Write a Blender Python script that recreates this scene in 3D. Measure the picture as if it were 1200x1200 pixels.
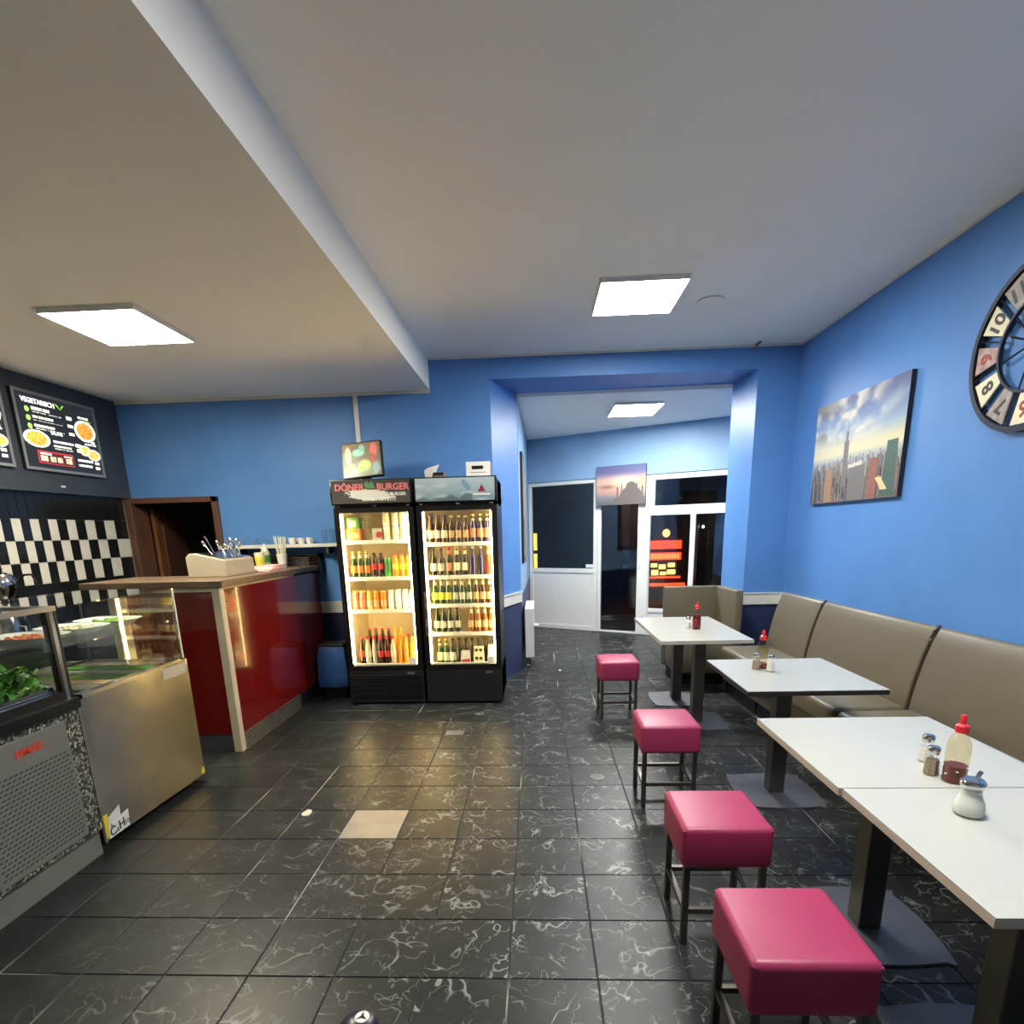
import bpy, bmesh, math, random
import numpy as np
from mathutils import Matrix, Vector

for o in list(bpy.data.objects): bpy.data.objects.remove(o)
SC = bpy.context.scene
COL = SC.collection
rnd = random.Random(7)

# ------------------------------------------------------------------ camera
F, CY, YAW, PITCH, ROLL, H = 667.9148, 783.9014, -0.0486, -0.2378, -0.0263, 1.57   # pixels of a 1200 frame
fwd = Vector((math.sin(YAW)*math.cos(PITCH), math.cos(YAW)*math.cos(PITCH), math.sin(PITCH)))
rgt = Vector((math.cos(YAW), -math.sin(YAW), 0)); upv = rgt.cross(fwd)
r2 = rgt*math.cos(ROLL)+upv*math.sin(ROLL); u2 = -rgt*math.sin(ROLL)+upv*math.cos(ROLL)
cam = bpy.data.cameras.new('camera'); cam.sensor_fit = 'HORIZONTAL'; cam.sensor_width = 36
cam.lens = F/1200*36; cam.shift_y = (CY-600)/1200; cam.clip_start = .02; cam.clip_end = 200
co = bpy.data.objects.new('camera', cam); COL.objects.link(co)
co.matrix_world = Matrix(((r2.x, u2.x, -fwd.x, 0), (r2.y, u2.y, -fwd.y, 0), (r2.z, u2.z, -fwd.z, H), (0, 0, 0, 1)))
SC.camera = co

# ------------------------------------------------------------------ world (night) and exposure
w = bpy.data.worlds.new('night'); SC.world = w; w.use_nodes = True
bg = w.node_tree.nodes['Background']; bg.inputs[0].default_value = (.012, .016, .026, 1); bg.inputs[1].default_value = .35
SC.view_settings.view_transform = 'Standard'; SC.view_settings.look = 'None'
SC.view_settings.gamma = 1; SC.view_settings.use_curve_mapping = False
SC.view_settings.exposure = 1.02
LED = 42.0          # radiance of the ceiling panels
FRIDGE_LED = 32.0   # radiance of the strips in the fridges

# ------------------------------------------------------------------ main dimensions (metres)
XL, XR, D = -4.16, 2.45, 5.867          # left wall, right wall, back wall
ZC, ZS, XS = 3.167, 2.894, -1.002       # ceiling, lowered ceiling, edge of the lowered ceiling
YN = -2.2                               # wall behind the camera
ZB = 2.93                               # ceiling of the rear room
FA = (-.126, 9.439); FR = math.atan2(-.48, .877)   # rear glazed wall: start and direction
OL, ORt, ZO = (-.424, -.193, 6.487), (2.068, 2.017, 6.418), 2.966   # opening: front x, rear x, rear y on each side; lintel height
TP, TX0, TY0 = .3204, -.1261, 1.7314    # floor tile pitch and origin

# ------------------------------------------------------------------ materials
MATS = {}
def lin(c): return tuple(((x/12.92) if x <= .04045 else ((x+.055)/1.055)**2.4) for x in c)
def C8(r, g, b): return lin((r/255, g/255, b/255))
def newmat(name):
    m = bpy.data.materials.new(name); m.use_nodes = True; MATS[name] = m
    nt = m.node_tree; return m, nt, nt.nodes['Principled BSDF'], nt.nodes['Material Output']
def N(nt, t, **kw):
    n = nt.nodes.new(t)
    for k, v in kw.items(): setattr(n, k, v)
    return n
def noise(nt, scale, detail=4, vec=None, dist=0):
    n = N(nt, 'ShaderNodeTexNoise'); n.inputs['Scale'].default_value = scale; n.inputs['Detail'].default_value = detail
    n.inputs['Distortion'].default_value = dist
    if vec is None: vec = N(nt, 'ShaderNodeTexCoord').outputs['Object']
    nt.links.new(vec, n.inputs['Vector']); return n.outputs['Fac']
def ramp(nt, src, stops):
    r = N(nt, 'ShaderNodeValToRGB'); e = r.color_ramp.elements
    while len(e) > len(stops): e.remove(e[-1])
    while len(e) < len(stops): e.new(.5)
    for el, (p, c) in zip(e, stops): el.position = p; el.color = (*c, 1) if len(c) == 3 else c
    nt.links.new(src, r.inputs[0]); return r.outputs[0]
def bump(nt, b, src, strength, dist=.01):
    n = N(nt, 'ShaderNodeBump'); n.inputs['Strength'].default_value = strength; n.inputs['Distance'].default_value = dist
    nt.links.new(src, n.inputs['Height']); nt.links.new(n.outputs[0], b.inputs['Normal'])
def mat(name, c, rough=.5, metal=0, var=.06, scale=9, bmp=0, bscale=60, coat=0, spec=None, stretch=None):
    """principled surface with a faint procedural variation of its colour"""
    m, nt, b, out = newmat(name)
    vec = N(nt, 'ShaderNodeTexCoord').outputs['Object']
    if stretch:
        mp = N(nt, 'ShaderNodeMapping'); mp.inputs['Scale'].default_value = stretch; nt.links.new(vec, mp.inputs[0]); vec = mp.outputs[0]
    lo = tuple(max(0, x*(1-var)) for x in c); hi = tuple(min(1, x*(1+var)) for x in c)
    nt.links.new(ramp(nt, noise(nt, scale, 4, vec), [(.3, lo), (.7, hi)]), b.inputs['Base Color'])
    b.inputs['Roughness'].default_value = rough; b.inputs['Metallic'].default_value = metal
    b.inputs['Coat Weight'].default_value = coat
    if spec is not None: b.inputs['Specular IOR Level'].default_value = spec
    if bmp: bump(nt, b, noise(nt, bscale, 3, vec), bmp, .004)
    return m
def emit(name, c, s):
    m, nt, b, out = newmat(name); e = N(nt, 'ShaderNodeEmission'); e.inputs[0].default_value = (*c, 1); e.inputs[1].default_value = s
    nt.links.new(e.outputs[0], out.inputs[0]); return m
def pane_mat(name, tint=(.93, .95, .95), ior=1.5, rough=0.0, refl=1.0):
    """thin sheet of glass: clear, with Fresnel reflection"""
    m, nt, b, out = newmat(name); t = N(nt, 'ShaderNodeBsdfTransparent'); t.inputs[0].default_value = (*tint, 1)
    g = N(nt, 'ShaderNodeBsdfGlossy'); g.inputs['Roughness'].default_value = rough; g.inputs[0].default_value = (refl, refl, refl, 1)
    f = N(nt, 'ShaderNodeFresnel'); mx = N(nt, 'ShaderNodeMixShader')
    g_ = N(nt, 'ShaderNodeNewGeometry'); ri = N(nt, 'ShaderNodeMapRange'); ri.inputs[3].default_value = ior; ri.inputs[4].default_value = 1/ior   # same reflectance on both faces of the sheet
    nt.links.new(g_.outputs['Backfacing'], ri.inputs[0]); nt.links.new(ri.outputs[0], f.inputs[0])
    nt.links.new(f.outputs[0], mx.inputs[0]); nt.links.new(t.outputs[0], mx.inputs[1]); nt.links.new(g.outputs[0], mx.inputs[2])
    nt.links.new(mx.outputs[0], out.inputs[0]); return m
def print_mat(name, emission=0, rough=.5, coat=0):
    m, nt, b, out = newmat(name); a = N(nt, 'ShaderNodeVertexColor'); a.layer_name = 'print'
    nt.links.new(a.outputs[0], b.inputs['Base Color']); b.inputs['Roughness'].default_value = rough; b.inputs['Coat Weight'].default_value = coat
    if emission: nt.links.new(a.outputs[0], b.inputs['Emission Color']); b.inputs['Emission Strength'].default_value = emission
    return m

WALLBLUE = C8(84, 134, 199); NAVY = C8(44, 56, 92)
def wall_mat(name, up=WALLBLUE, low=NAVY):
    """painted wall, blue above the dado rail and navy below it"""
    m, nt, b, out = newmat(name)
    g = N(nt, 'ShaderNodeNewGeometry'); s = N(nt, 'ShaderNodeSeparateXYZ'); nt.links.new(g.outputs['Position'], s.inputs[0])
    th = N(nt, 'ShaderNodeMath', operation='GREATER_THAN'); th.inputs[1].default_value = .83; nt.links.new(s.outputs[2], th.inputs[0])
    n = noise(nt, 3, 4, g.outputs['Position'])
    u = ramp(nt, n, [(.3, tuple(x*.95 for x in up)), (.7, tuple(min(1, x*1.05) for x in up))])
    l = ramp(nt, n, [(.3, tuple(x*.9 for x in low)), (.7, tuple(x*1.1 for x in low))])
    mx = N(nt, 'ShaderNodeMixRGB'); nt.links.new(th.outputs[0], mx.inputs[0]); nt.links.new(l, mx.inputs[1]); nt.links.new(u, mx.inputs[2])
    nt.links.new(mx.outputs[0], b.inputs['Base Color']); b.inputs['Roughness'].default_value = .46; b.inputs['Specular IOR Level'].default_value = .3
    bump(nt, b, noise(nt, 45, 4, g.outputs['Position']), .10, .004); return m
M_wall = wall_mat('wall_paint')
M_ceil = mat('ceiling_paint', C8(247, 246, 240), .62, var=.015, scale=2, bmp=.05, bscale=30, spec=.3)
M_wallr = wall_mat('wall_paint_rear', C8(134, 170, 204))
M_trim = mat('trim_white', C8(214, 214, 206), .45)
M_fascia = mat('fascia_slate', C8(58, 66, 76), .5, var=.05)

def floor_mat(name):
    m, nt, b, out = newmat(name)
    tc = N(nt, 'ShaderNodeTexCoord').outputs['Object']; oi = N(nt, 'ShaderNodeObjectInfo')
    sc = N(nt, 'ShaderNodeVectorMath', operation='SCALE'); sc.inputs['Scale'].default_value = 7.31; nt.links.new(oi.outputs['Location'], sc.inputs[0])
    ad = N(nt, 'ShaderNodeVectorMath', operation='ADD'); nt.links.new(tc, ad.inputs[0]); nt.links.new(sc.outputs[0], ad.inputs[1])
    v = ad.outputs[0]
    def ridge(scale, width, dist):
        f = noise(nt, scale, 3, v, dist)
        a = N(nt, 'ShaderNodeMath', operation='SUBTRACT'); a.inputs[1].default_value = .5; nt.links.new(f, a.inputs[0])
        ab = N(nt, 'ShaderNodeMath', operation='ABSOLUTE'); nt.links.new(a.outputs[0], ab.inputs[0])
        return ramp(nt, ab.outputs[0], [(0, (1, 1, 1)), (width, (0, 0, 0))])
    r1 = ridge(4.2, .012, .4); r1b = ridge(9, .010, .3); mx0 = N(nt, 'ShaderNodeMixRGB', blend_type='LIGHTEN'); mx0.inputs[0].default_value = .75; nt.links.new(r1, mx0.inputs[1]); nt.links.new(r1b, mx0.inputs[2])
    mask = ramp(nt, noise(nt, 7, 2, v), [(.40, (0, 0, 0)), (.58, (1, 1, 1))])
    gp = N(nt, 'ShaderNodeNewGeometry').outputs['Position']; sx = N(nt, 'ShaderNodeSeparateXYZ'); nt.links.new(gp, sx.inputs[0])   # veins fade out towards the serving counters
    wr = N(nt, 'ShaderNodeMapRange'); wr.inputs[1].default_value = -1.9; wr.inputs[2].default_value = -.5; wr.inputs[3].default_value = .12; nt.links.new(sx.outputs[0], wr.inputs[0])
    mw = N(nt, 'ShaderNodeMixRGB', blend_type='MULTIPLY'); mw.inputs[0].default_value = 1; nt.links.new(mask, mw.inputs[1]); nt.links.new(wr.outputs[0], mw.inputs[2]); mask = mw.outputs[0]
    mu = N(nt, 'ShaderNodeMixRGB', blend_type='MULTIPLY'); mu.inputs[0].default_value = 1; nt.links.new(mx0.outputs[0], mu.inputs[1]); nt.links.new(mask, mu.inputs[2])
    base = ramp(nt, noise(nt, 6, 5, v), [(.3, C8(28, 31, 31)), (.60, C8(38, 41, 40)), (.80, C8(57, 63, 63))])
    rn = N(nt, 'ShaderNodeMath', operation='MULTIPLY_ADD'); rn.inputs[1].default_value = .3; rn.inputs[2].default_value = .85; nt.links.new(oi.outputs['Random'], rn.inputs[0])
    bs = N(nt, 'ShaderNodeVectorMath', operation='SCALE'); nt.links.new(base, bs.inputs[0]); nt.links.new(rn.outputs[0], bs.inputs['Scale'])
    mx = N(nt, 'ShaderNodeMixRGB'); mx.inputs[2].default_value = (*C8(165, 170, 166), 1)
    k = N(nt, 'ShaderNodeMath', operation='MULTIPLY'); k.inputs[1].default_value = .7; nt.links.new(mu.outputs[0], k.inputs[0])
    nt.links.new(k.outputs[0], mx.inputs[0]); nt.links.new(bs.outputs[0], mx.inputs[1])
    nt.links.new(mx.outputs[0], b.inputs['Base Color']); b.inputs['Roughness'].default_value = .38; b.inputs['Specular IOR Level'].default_value = .3
    bump(nt, b, noise(nt, 9, 3, v), .12, .01); return m
M_tile = floor_mat('floor_tile_slate')
def grout_mat():
    m, nt, b, out = newmat('grout')
    g = N(nt, 'ShaderNodeNewGeometry').outputs['Position']
    nt.links.new(ramp(nt, noise(nt, 1.1, 2, g), [(.55, C8(38, 39, 38)), (.62, C8(176, 174, 160))]), b.inputs['Base Color']); b.inputs['Roughness'].default_value = .8
    return m
M_grout = grout_mat()
M_wtile = {'white': mat('wall_tile_white', C8(206, 205, 196), .18, var=.04), 'black': mat('wall_tile_black', C8(26, 28, 29), .16, var=.1)}
M_steel = mat('steel_brushed', C8(160, 158, 150), .3, 1, var=.05, bmp=.05, bscale=26, stretch=(1, 1, .06))
def sheet_mat():
    m, nt, b, out = newmat('steel_sheet'); g = N(nt, 'ShaderNodeNewGeometry').outputs['Position']
    b.inputs['Metallic'].default_value = 1; b.inputs['Roughness'].default_value = .25; b.inputs['Anisotropic'].default_value = .85; tz = N(nt, 'ShaderNodeCombineXYZ'); tz.inputs[2].default_value = 1; nt.links.new(tz.outputs[0], b.inputs['Tangent'])   # brushed along the sheet
    nt.links.new(ramp(nt, noise(nt, 4, 2, g), [(.3, C8(170, 167, 156)), (.7, C8(186, 183, 171))]), b.inputs['Base Color'])
    bump(nt, b, noise(nt, 4.5, 1, g), .22, .02); return m
M_sheet = sheet_mat()
M_leg = mat('steel_leg', C8(120, 116, 108), .38, 1, var=.05)
M_plate = mat('steel_plate', C8(118, 121, 126), .5, .8, var=.08, scale=14)
M_chrome = mat('chrome', C8(205, 205, 205), .14, 1, var=.02)
M_table = mat('table_white', C8(178, 180, 173), .22, var=.01)
M_edge = mat('table_edge', C8(205, 200, 186), .4, var=.05)
M_dedge = mat('table_edge_dark', C8(40, 38, 36), .4)
M_pink = mat('pink_leather', C8(158, 50, 90), .42, var=.04, bmp=.08, bscale=240)
M_taupe = mat('taupe_leather', C8(100, 94, 78), .42, var=.04, scale=5, bmp=.07, bscale=220)
M_seam = mat('taupe_piping', C8(84, 77, 62), .5)
M_plinth = mat('plinth_black', C8(18, 20, 24), .5)
M_black = mat('black_plastic', C8(12, 12, 13), .32, var=.1)
M_black2 = mat('black_satin', C8(19, 19, 20), .5, var=.1)
M_grey = mat('grey_plastic', C8(112, 112, 106), .5, var=.04)
M_slot = mat('slot_dark', C8(40, 40, 38), .7)
M_white = mat('white_plastic', C8(225, 225, 220), .35, var=.02)
M_pvc = mat('pvc_white', C8(222, 224, 220), .3, var=.02)
M_liner = mat('fridge_liner', C8(236, 226, 200), .45, var=.02)
M_shelf = mat('fridge_shelf', C8(240, 236, 220), .35, var=.02)
M_red = mat('red_laminate', C8(106, 21, 19), .13, var=.08, coat=.5)
M_cream = mat('cream_profile', C8(206, 194, 165), .4)
M_wood = mat('wood_top', C8(100, 82, 64), .4, var=.25, scale=6, stretch=(1, 12, 1))
M_brown = mat('brown_frame', C8(92, 62, 50), .5, var=.2, stretch=(8, 8, .6))
M_door = mat('brown_door', C8(120, 78, 44), .5, var=.35, scale=5, stretch=(5, 5, .8))
M_dark = mat('dark_room', C8(34, 38, 38), .8)
M_tread = mat('tread_plate', C8(150, 148, 138), .35, .8, var=.15, bmp=.8, bscale=120)
M_blue = mat('blue_bag', C8(44, 82, 138), .35, var=.25, scale=12, bmp=.9, bscale=9)
M_leaf = mat('lettuce', C8(70, 135, 36), .45, var=.5, scale=14)
M_leaf2 = mat('lettuce_light', C8(140, 188, 66), .45, var=.3, scale=14)
M_led = emit('led_panel', (1, .965, .90), LED); M_ledw = emit('led_panel_warm', (1, .89, .68), LED*1.1); M_ledr = emit('led_panel_rear', (1, .97, .92), LED*1.4)
M_fled = emit('fridge_led', (1, .68, .27), FRIDGE_LED)
M_pane = pane_mat('glass_pane')
M_clear = pane_mat('clear_glass', (.965, .975, .965), 1.45)
M_window = pane_mat('window_glass', (.82, .83, .83), 1.5)
M_print = print_mat('printed_canvas', 0, .55)
M_screen = print_mat('lit_screen', .8, .3)
M_header = print_mat('header_foil', 0, .3, .5)
M_ext = mat('night_facade', C8(70, 66, 62), .8, var=.2)
M_asphalt = mat('asphalt', C8(48, 48, 50), .7, var=.2, scale=20)
def terrazzo():
    m, nt, b, out = newmat('terrazzo'); v = N(nt, 'ShaderNodeTexVoronoi'); v.inputs['Scale'].default_value = 95
    nt.links.new(N(nt, 'ShaderNodeTexCoord').outputs['Object'], v.inputs['Vector'])
    s = N(nt, 'ShaderNodeSeparateColor'); nt.links.new(v.outputs['Color'], s.inputs[0])
    nt.links.new(ramp(nt, s.outputs[0], [(.0, C8(24, 26, 26)), (.45, C8(40, 44, 44)), (.62, C8(86, 92, 88)), (.85, C8(150, 148, 128)), (1, C8(196, 190, 166))]), b.inputs['Base Color'])
    b.inputs['Roughness'].default_value = .3; return m
M_terr = terrazzo()

# ------------------------------------------------------------------ mesh helpers
class MB:
    def __init__(s): s.v = []; s.f = []
    def add(s, v, f):
        n = len(s.v); s.v += [tuple(p) for p in v]; s.f += [tuple(i+n for i in q) for q in f]; return s
    def box(s, x0, x1, y0, y1, z0, z1):
        x0, x1 = min(x0, x1), max(x0, x1); y0, y1 = min(y0, y1), max(y0, y1); z0, z1 = min(z0, z1), max(z0, z1)
        return s.add([(x0, y0, z0), (x1, y0, z0), (x1, y1, z0), (x0, y1, z0), (x0, y0, z1), (x1, y0, z1), (x1, y1, z1), (x0, y1, z1)],
                     [(0, 3, 2, 1), (4, 5, 6, 7), (0, 1, 5, 4), (1, 2, 6, 5), (2, 3, 7, 6), (3, 0, 4, 7)])
    def prism(s, poly, a0, a1, axis='z'):
        n = len(poly); mk = {'z': lambda p, a: (p[0], p[1], a), 'y': lambda p, a: (p[0], a, p[1]), 'x': lambda p, a: (a, p[0], p[1])}[axis]
        return s.add([mk(p, a0) for p in poly]+[mk(p, a1) for p in poly],
                     [tuple(range(n-1, -1, -1)), tuple(range(n, 2*n))]+[(i, (i+1) % n, (i+1) % n+n, i+n) for i in range(n)])
    def lathe(s, prof, c=(0, 0, 0), seg=14, axis='z'):
        v = []; f = []; n = len(prof)
        for r, z in prof:
            for k in range(seg):
                a = 2*math.pi*k/seg; p = (r*math.cos(a), r*math.sin(a), z)
                if axis == 'y': p = (p[0], p[2], p[1])
                if axis == 'x': p = (p[2], p[0], p[1])
                v.append((p[0]+c[0], p[1]+c[1], p[2]+c[2]))
        for i in range(n-1):
            for k in range(seg): f.append((i*seg+k, i*seg+(k+1) % seg, (i+1)*seg+(k+1) % seg, (i+1)*seg+k))
        f.append(tuple(range(seg-1, -1, -1))); f.append(tuple((n-1)*seg+k for k in range(seg)))
        return s.add(v, f)
    def tube(s, pts, r, seg=8):
        pts = [Vector(p) for p in pts]; v = []; f = []; n = len(pts)
        for i, p in enumerate(pts):
            d = (pts[min(i+1, n-1)]-pts[max(i-1, 0)]).normalized(); a = d.orthogonal().normalized() if abs(d.z) > .9 else d.cross(Vector((0, 0, 1))).normalized(); b = d.cross(a)
            rr = r[i] if isinstance(r, (list, tuple)) else r
            for k in range(seg):
                t = 2*math.pi*k/seg; v.append(p+a*(rr*math.cos(t))+b*(rr*math.sin(t)))
        for i in range(n-1):
            for k in range(seg): f.append((i*seg+k, i*seg+(k+1) % seg, (i+1)*seg+(k+1) % seg, (i+1)*seg+k))
        f.append(tuple(range(seg-1, -1, -1))); f.append(tuple((n-1)*seg+k for k in range(seg)))
        return s.add(v, f)
    def mesh(s, name, bevel=0, seg=2, smooth=False, fix=True, angle=35):
        me = bpy.data.meshes.new(name); bm = bmesh.new(); vs = [bm.verts.new(p) for p in s.v]
        for q in s.f:
            try: bm.faces.new([vs[i] for i in q])
            except ValueError: pass
        if fix: bmesh.ops.recalc_face_normals(bm, faces=bm.faces)
        if bevel:
            ed = [e for e in bm.edges if len(e.link_faces) == 2 and e.calc_face_angle(0) > math.radians(angle)]
            bmesh.ops.bevel(bm, geom=ed, offset=bevel, segments=seg, profile=.5, affect='EDGES', clamp_overlap=True)
        if smooth:
            for f_ in bm.faces: f_.smooth = True
            for e in bm.edges:
                if len(e.link_faces) == 2 and e.calc_face_angle(0) > math.radians(40): e.smooth = False
        bm.to_mesh(me); bm.free(); return me
TR = {}
def link(name, data, parent=None):
    o = bpy.data.objects.new(name, data); COL.objects.link(o)
    if parent is not None: o.parent = parent
    return o
def root_of(o):
    while o.parent: o = o.parent
    return o
def thing(name, label, cat, loc=(0, 0, 0), rz=0, group=None):
    o = link(name, None); o.empty_display_size = .05; o.location = loc; o.rotation_euler = (0, 0, rz); tag(o, label, cat, group)
    TR[o.name] = Matrix.Translation(loc) @ Matrix.Rotation(rz, 4, 'Z'); return o
def tag(o, label=None, cat=None, group=None, kind=None):
    if label: o['label'] = label
    if cat: o['category'] = cat
    if group: o['group'] = group
    if kind: o['kind'] = kind
    return o
def build(mb, name, m, parent=None, bevel=0, seg=2, smooth=False, local=False, loc=None, rz=0, angle=35):
    """link the collected shapes as ONE mesh object; coordinates are world ones unless local"""
    if parent is not None and not local:
        inv = TR.get(root_of(parent).name)
        if inv is not None: iv = inv.inverted(); mb.v = [tuple(iv @ Vector(p)) for p in mb.v]
    off = None
    if parent is None and loc is None and not local and mb.v:      # origin at the base of the thing
        a = np.array(mb.v); off = (float((a[:, 0].min()+a[:, 0].max())/2), float((a[:, 1].min()+a[:, 1].max())/2), float(a[:, 2].min()))
        mb.v = [tuple(p) for p in (a-np.array(off))]
    me = mb.mesh(name, bevel, seg, smooth, angle=angle); me.materials.append(m); o = link(name, me, parent)
    if off: o.location = off
    if loc is not None: o.location = loc; o.rotation_euler = (0, 0, rz)
    if parent is None: TR[o.name] = Matrix.Translation(o.location) @ Matrix.Rotation(rz, 4, 'Z')
    return o
def struct(mb, name, m, **k): return tag(build(mb, name, m, **k), kind='structure')
def copy_tree(o, parent=None):
    c = o.copy(); COL.objects.link(c); c.parent = parent
    for ch in list(o.children): copy_tree(ch, c)
    return c
def bx(*a): return MB().box(*a)
def text_mb(txt, size, depth=.001, bold=0, align='CENTER'):
    cu = bpy.data.curves.new('t', 'FONT'); cu.body = txt; cu.size = size; cu.extrude = depth; cu.offset = bold; cu.align_x = align; cu.align_y = 'CENTER'; cu.resolution_u = 3
    ob = bpy.data.objects.new('t', cu); COL.objects.link(ob); bpy.context.view_layer.update()
    me = ob.evaluated_get(bpy.context.evaluated_depsgraph_get()).to_mesh()
    v = [tuple(p.co) for p in me.vertices]; f = [tuple(p.vertices) for p in me.polygons]
    bpy.data.objects.remove(ob); bpy.data.curves.remove(cu); return v, f
def put_text(txt, size, origin, right, up, name, m, parent, bold=0, depth=.0008, align='CENTER'):
    """flat lettering on a surface; right and up are world directions"""
    v, f = text_mb(txt, size, depth, bold, align); R_, U_ = Vector(right).normalized(), Vector(up).normalized(); n = R_.cross(U_); o = Vector(origin)
    mb = MB().add([o+R_*p[0]+U_*p[1]+n*p[2] for p in v], f); return build(mb, name, m, parent)
def picture(img, origin, right, up, wd, ht, name, m, parent):
    """printed sheet: one coloured face per print dot; img is rows (top first) x columns x rgb in 0..1 (display values)"""
    ny, nx = img.shape[:2]; R_, U_ = np.array(right, float), np.array(up, float); o = np.array(origin, float)
    gx = np.linspace(0, wd, nx+1); gy = np.linspace(ht, 0, ny+1)
    P = o+gx[None, :, None]*R_+gy[:, None, None]*U_; P = P.reshape(-1, 3)
    inv = TR.get(root_of(parent).name); A = np.array(inv.inverted()); P = P@A[:3, :3].T+A[:3, 3]
    i, j = np.meshgrid(np.arange(ny), np.arange(nx), indexing='ij'); a = (i*(nx+1)+j).ravel()
    fc = np.stack([a+nx+1, a+nx+2, a+1, a], 1)
    me = bpy.data.meshes.new(name); me.from_pydata(P.tolist(), [], fc.tolist())
    c = np.clip(img.reshape(-1, 3), 0, 1); c = np.where(c <= .04045, c/12.92, ((c+.055)/1.055)**2.4)
    at = me.color_attributes.new('print', 'FLOAT_COLOR', 'CORNER'); at.data.foreach_set('color', np.repeat(np.c_[c, np.ones(len(c))], 4, 0).astype('f4').ravel())
    me.materials.append(m); return link(name, me, parent)

# ================================================================== STRUCTURE
floor = struct(bx(XL-.1, 3.6, YN-.1, 10.6, -.12, -.004), 'floor', M_grout, loc=(0, 0, 0))
# floor tiles: the ones that show largest are pieces of their own, the far rest is one part
def proj(p):
    q = Vector(p)-Vector((0, 0, H)); z = q.dot(fwd)
    return None if z < .05 else (600+F*q.dot(r2)/z, CY-F*q.dot(u2)/z, z)
tile_me = bx(-TP/2+.003, TP/2-.003, -TP/2+.003, TP/2-.003, -.012, 0).mesh('floor_tile', .0015, 1); tile_me.materials.append(M_tile)
cand = []
for i in range(-14, 12):
    for j in range(-13, 28):
        x, y = TX0+(i+.5)*TP, TY0+(j+.5)*TP
        if x < XL+.02 or x > 3.5 or y < YN or y > 10.3: continue
        if y > D and x < -.35: continue
        if y > FA[1]-.55*(x-FA[0])+.05: continue
        q = proj((x, y, 0)); vis = q is not None and -60 < q[0] < 1260 and -40 < q[1] < 1270
        hid = (x < -2.5 and y < 5.0) or (x > 2.0 and y < 5.4)
        cand.append((not vis or hid, math.hypot(x, y), x, y, i, j))
cand.sort(); far = MB()
for n, (h, d, x, y, i, j) in enumerate(cand):
    if n < 290 and not h:
        if (i, j) == (-3, 3):
            o = build(bx(-TP/2+.004, TP/2-.004, -TP/2+.004, TP/2-.004, -.012, .001), 'floor_hatch', mat('hatch_steel', C8(150, 148, 142), .42, .55, var=.12, scale=7), floor, local=True)
        else: o = link('floor_tile', tile_me, floor)
        o.location = (x, y, 0)
    else: far.box(x-TP/2+.003, x+TP/2-.003, y-TP/2+.003, y+TP/2-.003, -.012, 0)
tag(build(far, 'floor_tiles', M_tile, floor, local=True), kind='stuff')

struct(bx(XS, XR+.3, YN, D+.02, ZC, ZC+.1), 'ceiling', M_ceil)
struct(bx(XL-.1, XS, YN, D+.02, ZS, ZC+.1), 'ceiling', M_ceil)
struct(MB().prism([(-.4, OL[2]), (OL[1], OL[2]), (ORt[1], ORt[2]), (3.2, ORt[2]), (3.2, 9.0), (-.5, 10.2)], ZB, ZB+.1), 'ceiling', M_ceil)
struct(bx(XR, XR+.2, YN-.1, D+.02, -.1, ZC+.1), 'wall_right', M_wall)
struct(bx(XL-.2, XR+.2, YN-.2, YN, -.1, ZC+.1), 'wall_front', mat('wall_front_paint', C8(205, 205, 198), .6))
# back wall: pier over the door, pier with splayed reveal, lintel, right pier
DX0, DX1, DZ = -4.095, -3.27, 1.93        # doorway to the kitchen
mb = MB(); mb.prism([(DX1, D), (OL[0], D), (OL[1], OL[2]), (OL[1]-.15, OL[2]), (-.75, D+.2), (DX1, D+.2)], -.1, ZC+.1)
mb.box(XL-.1, DX1, D, D+.2, DZ, ZC+.1); mb.box(XL-.1, DX0, D, D+.2, -.1, DZ)
mb.prism([(ORt[0], D), (3.3, D), (3.3, ORt[2]), (ORt[1], ORt[2])], -.1, ZC+.1)
mb.prism([(OL[0], D), (ORt[0], D), (ORt[1], ORt[2]), (OL[1], OL[2])], ZO, ZC+.1)
struct(mb, 'wall_back', M_wall)
# left wall with tiles, one by one
wl = struct(bx(XL-.2, XL-.012, YN, D+.02, -.1, ZS+.1), 'wall_left', mat('tile_bed', C8(168, 166, 158), .7), loc=(0, 0, 0))
ye = [3.97, 4.056, 4.143, 4.23, 4.317, 4.404, 4.491, 4.578, 4.665, 4.753, 4.846, 4.939, 5.04, 5.143, 5.255, 5.372, 5.495, 5.63, 5.80]
ze = [.70, .878, 1.056, 1.234, 1.411, 1.589, 1.766, 1.985]
wt_cache = {}
for a in range(len(ye)-1):
    for b in range(len(ze)-1):
        dk = 'black' if (b in (0, 1, 2, 6) or (a+b) % 2 == 0) else 'white'
        key = (round(ye[a+1]-ye[a], 3), round(ze[b+1]-ze[b], 3), dk)
        if key not in wt_cache:
            me = bx(-.012, 0, -key[0]/2+.0018, key[0]/2-.0018, -key[1]/2+.0018, key[1]/2-.0018).mesh('wall_tile', .001, 1); me.materials.append(M_wtile[dk]); wt_cache[key] = me
        o = link('wall_tile', wt_cache[key], wl); o.location = (XL, (ye[a]+ye[a+1])/2, (ze[b]+ze[b+1])/2)
struct(bx(XL, XL+.05, 1.2, D-.003, 1.985, ZS), 'trim_1', M_fascia)      # dark panel that carries the menu screens
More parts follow.
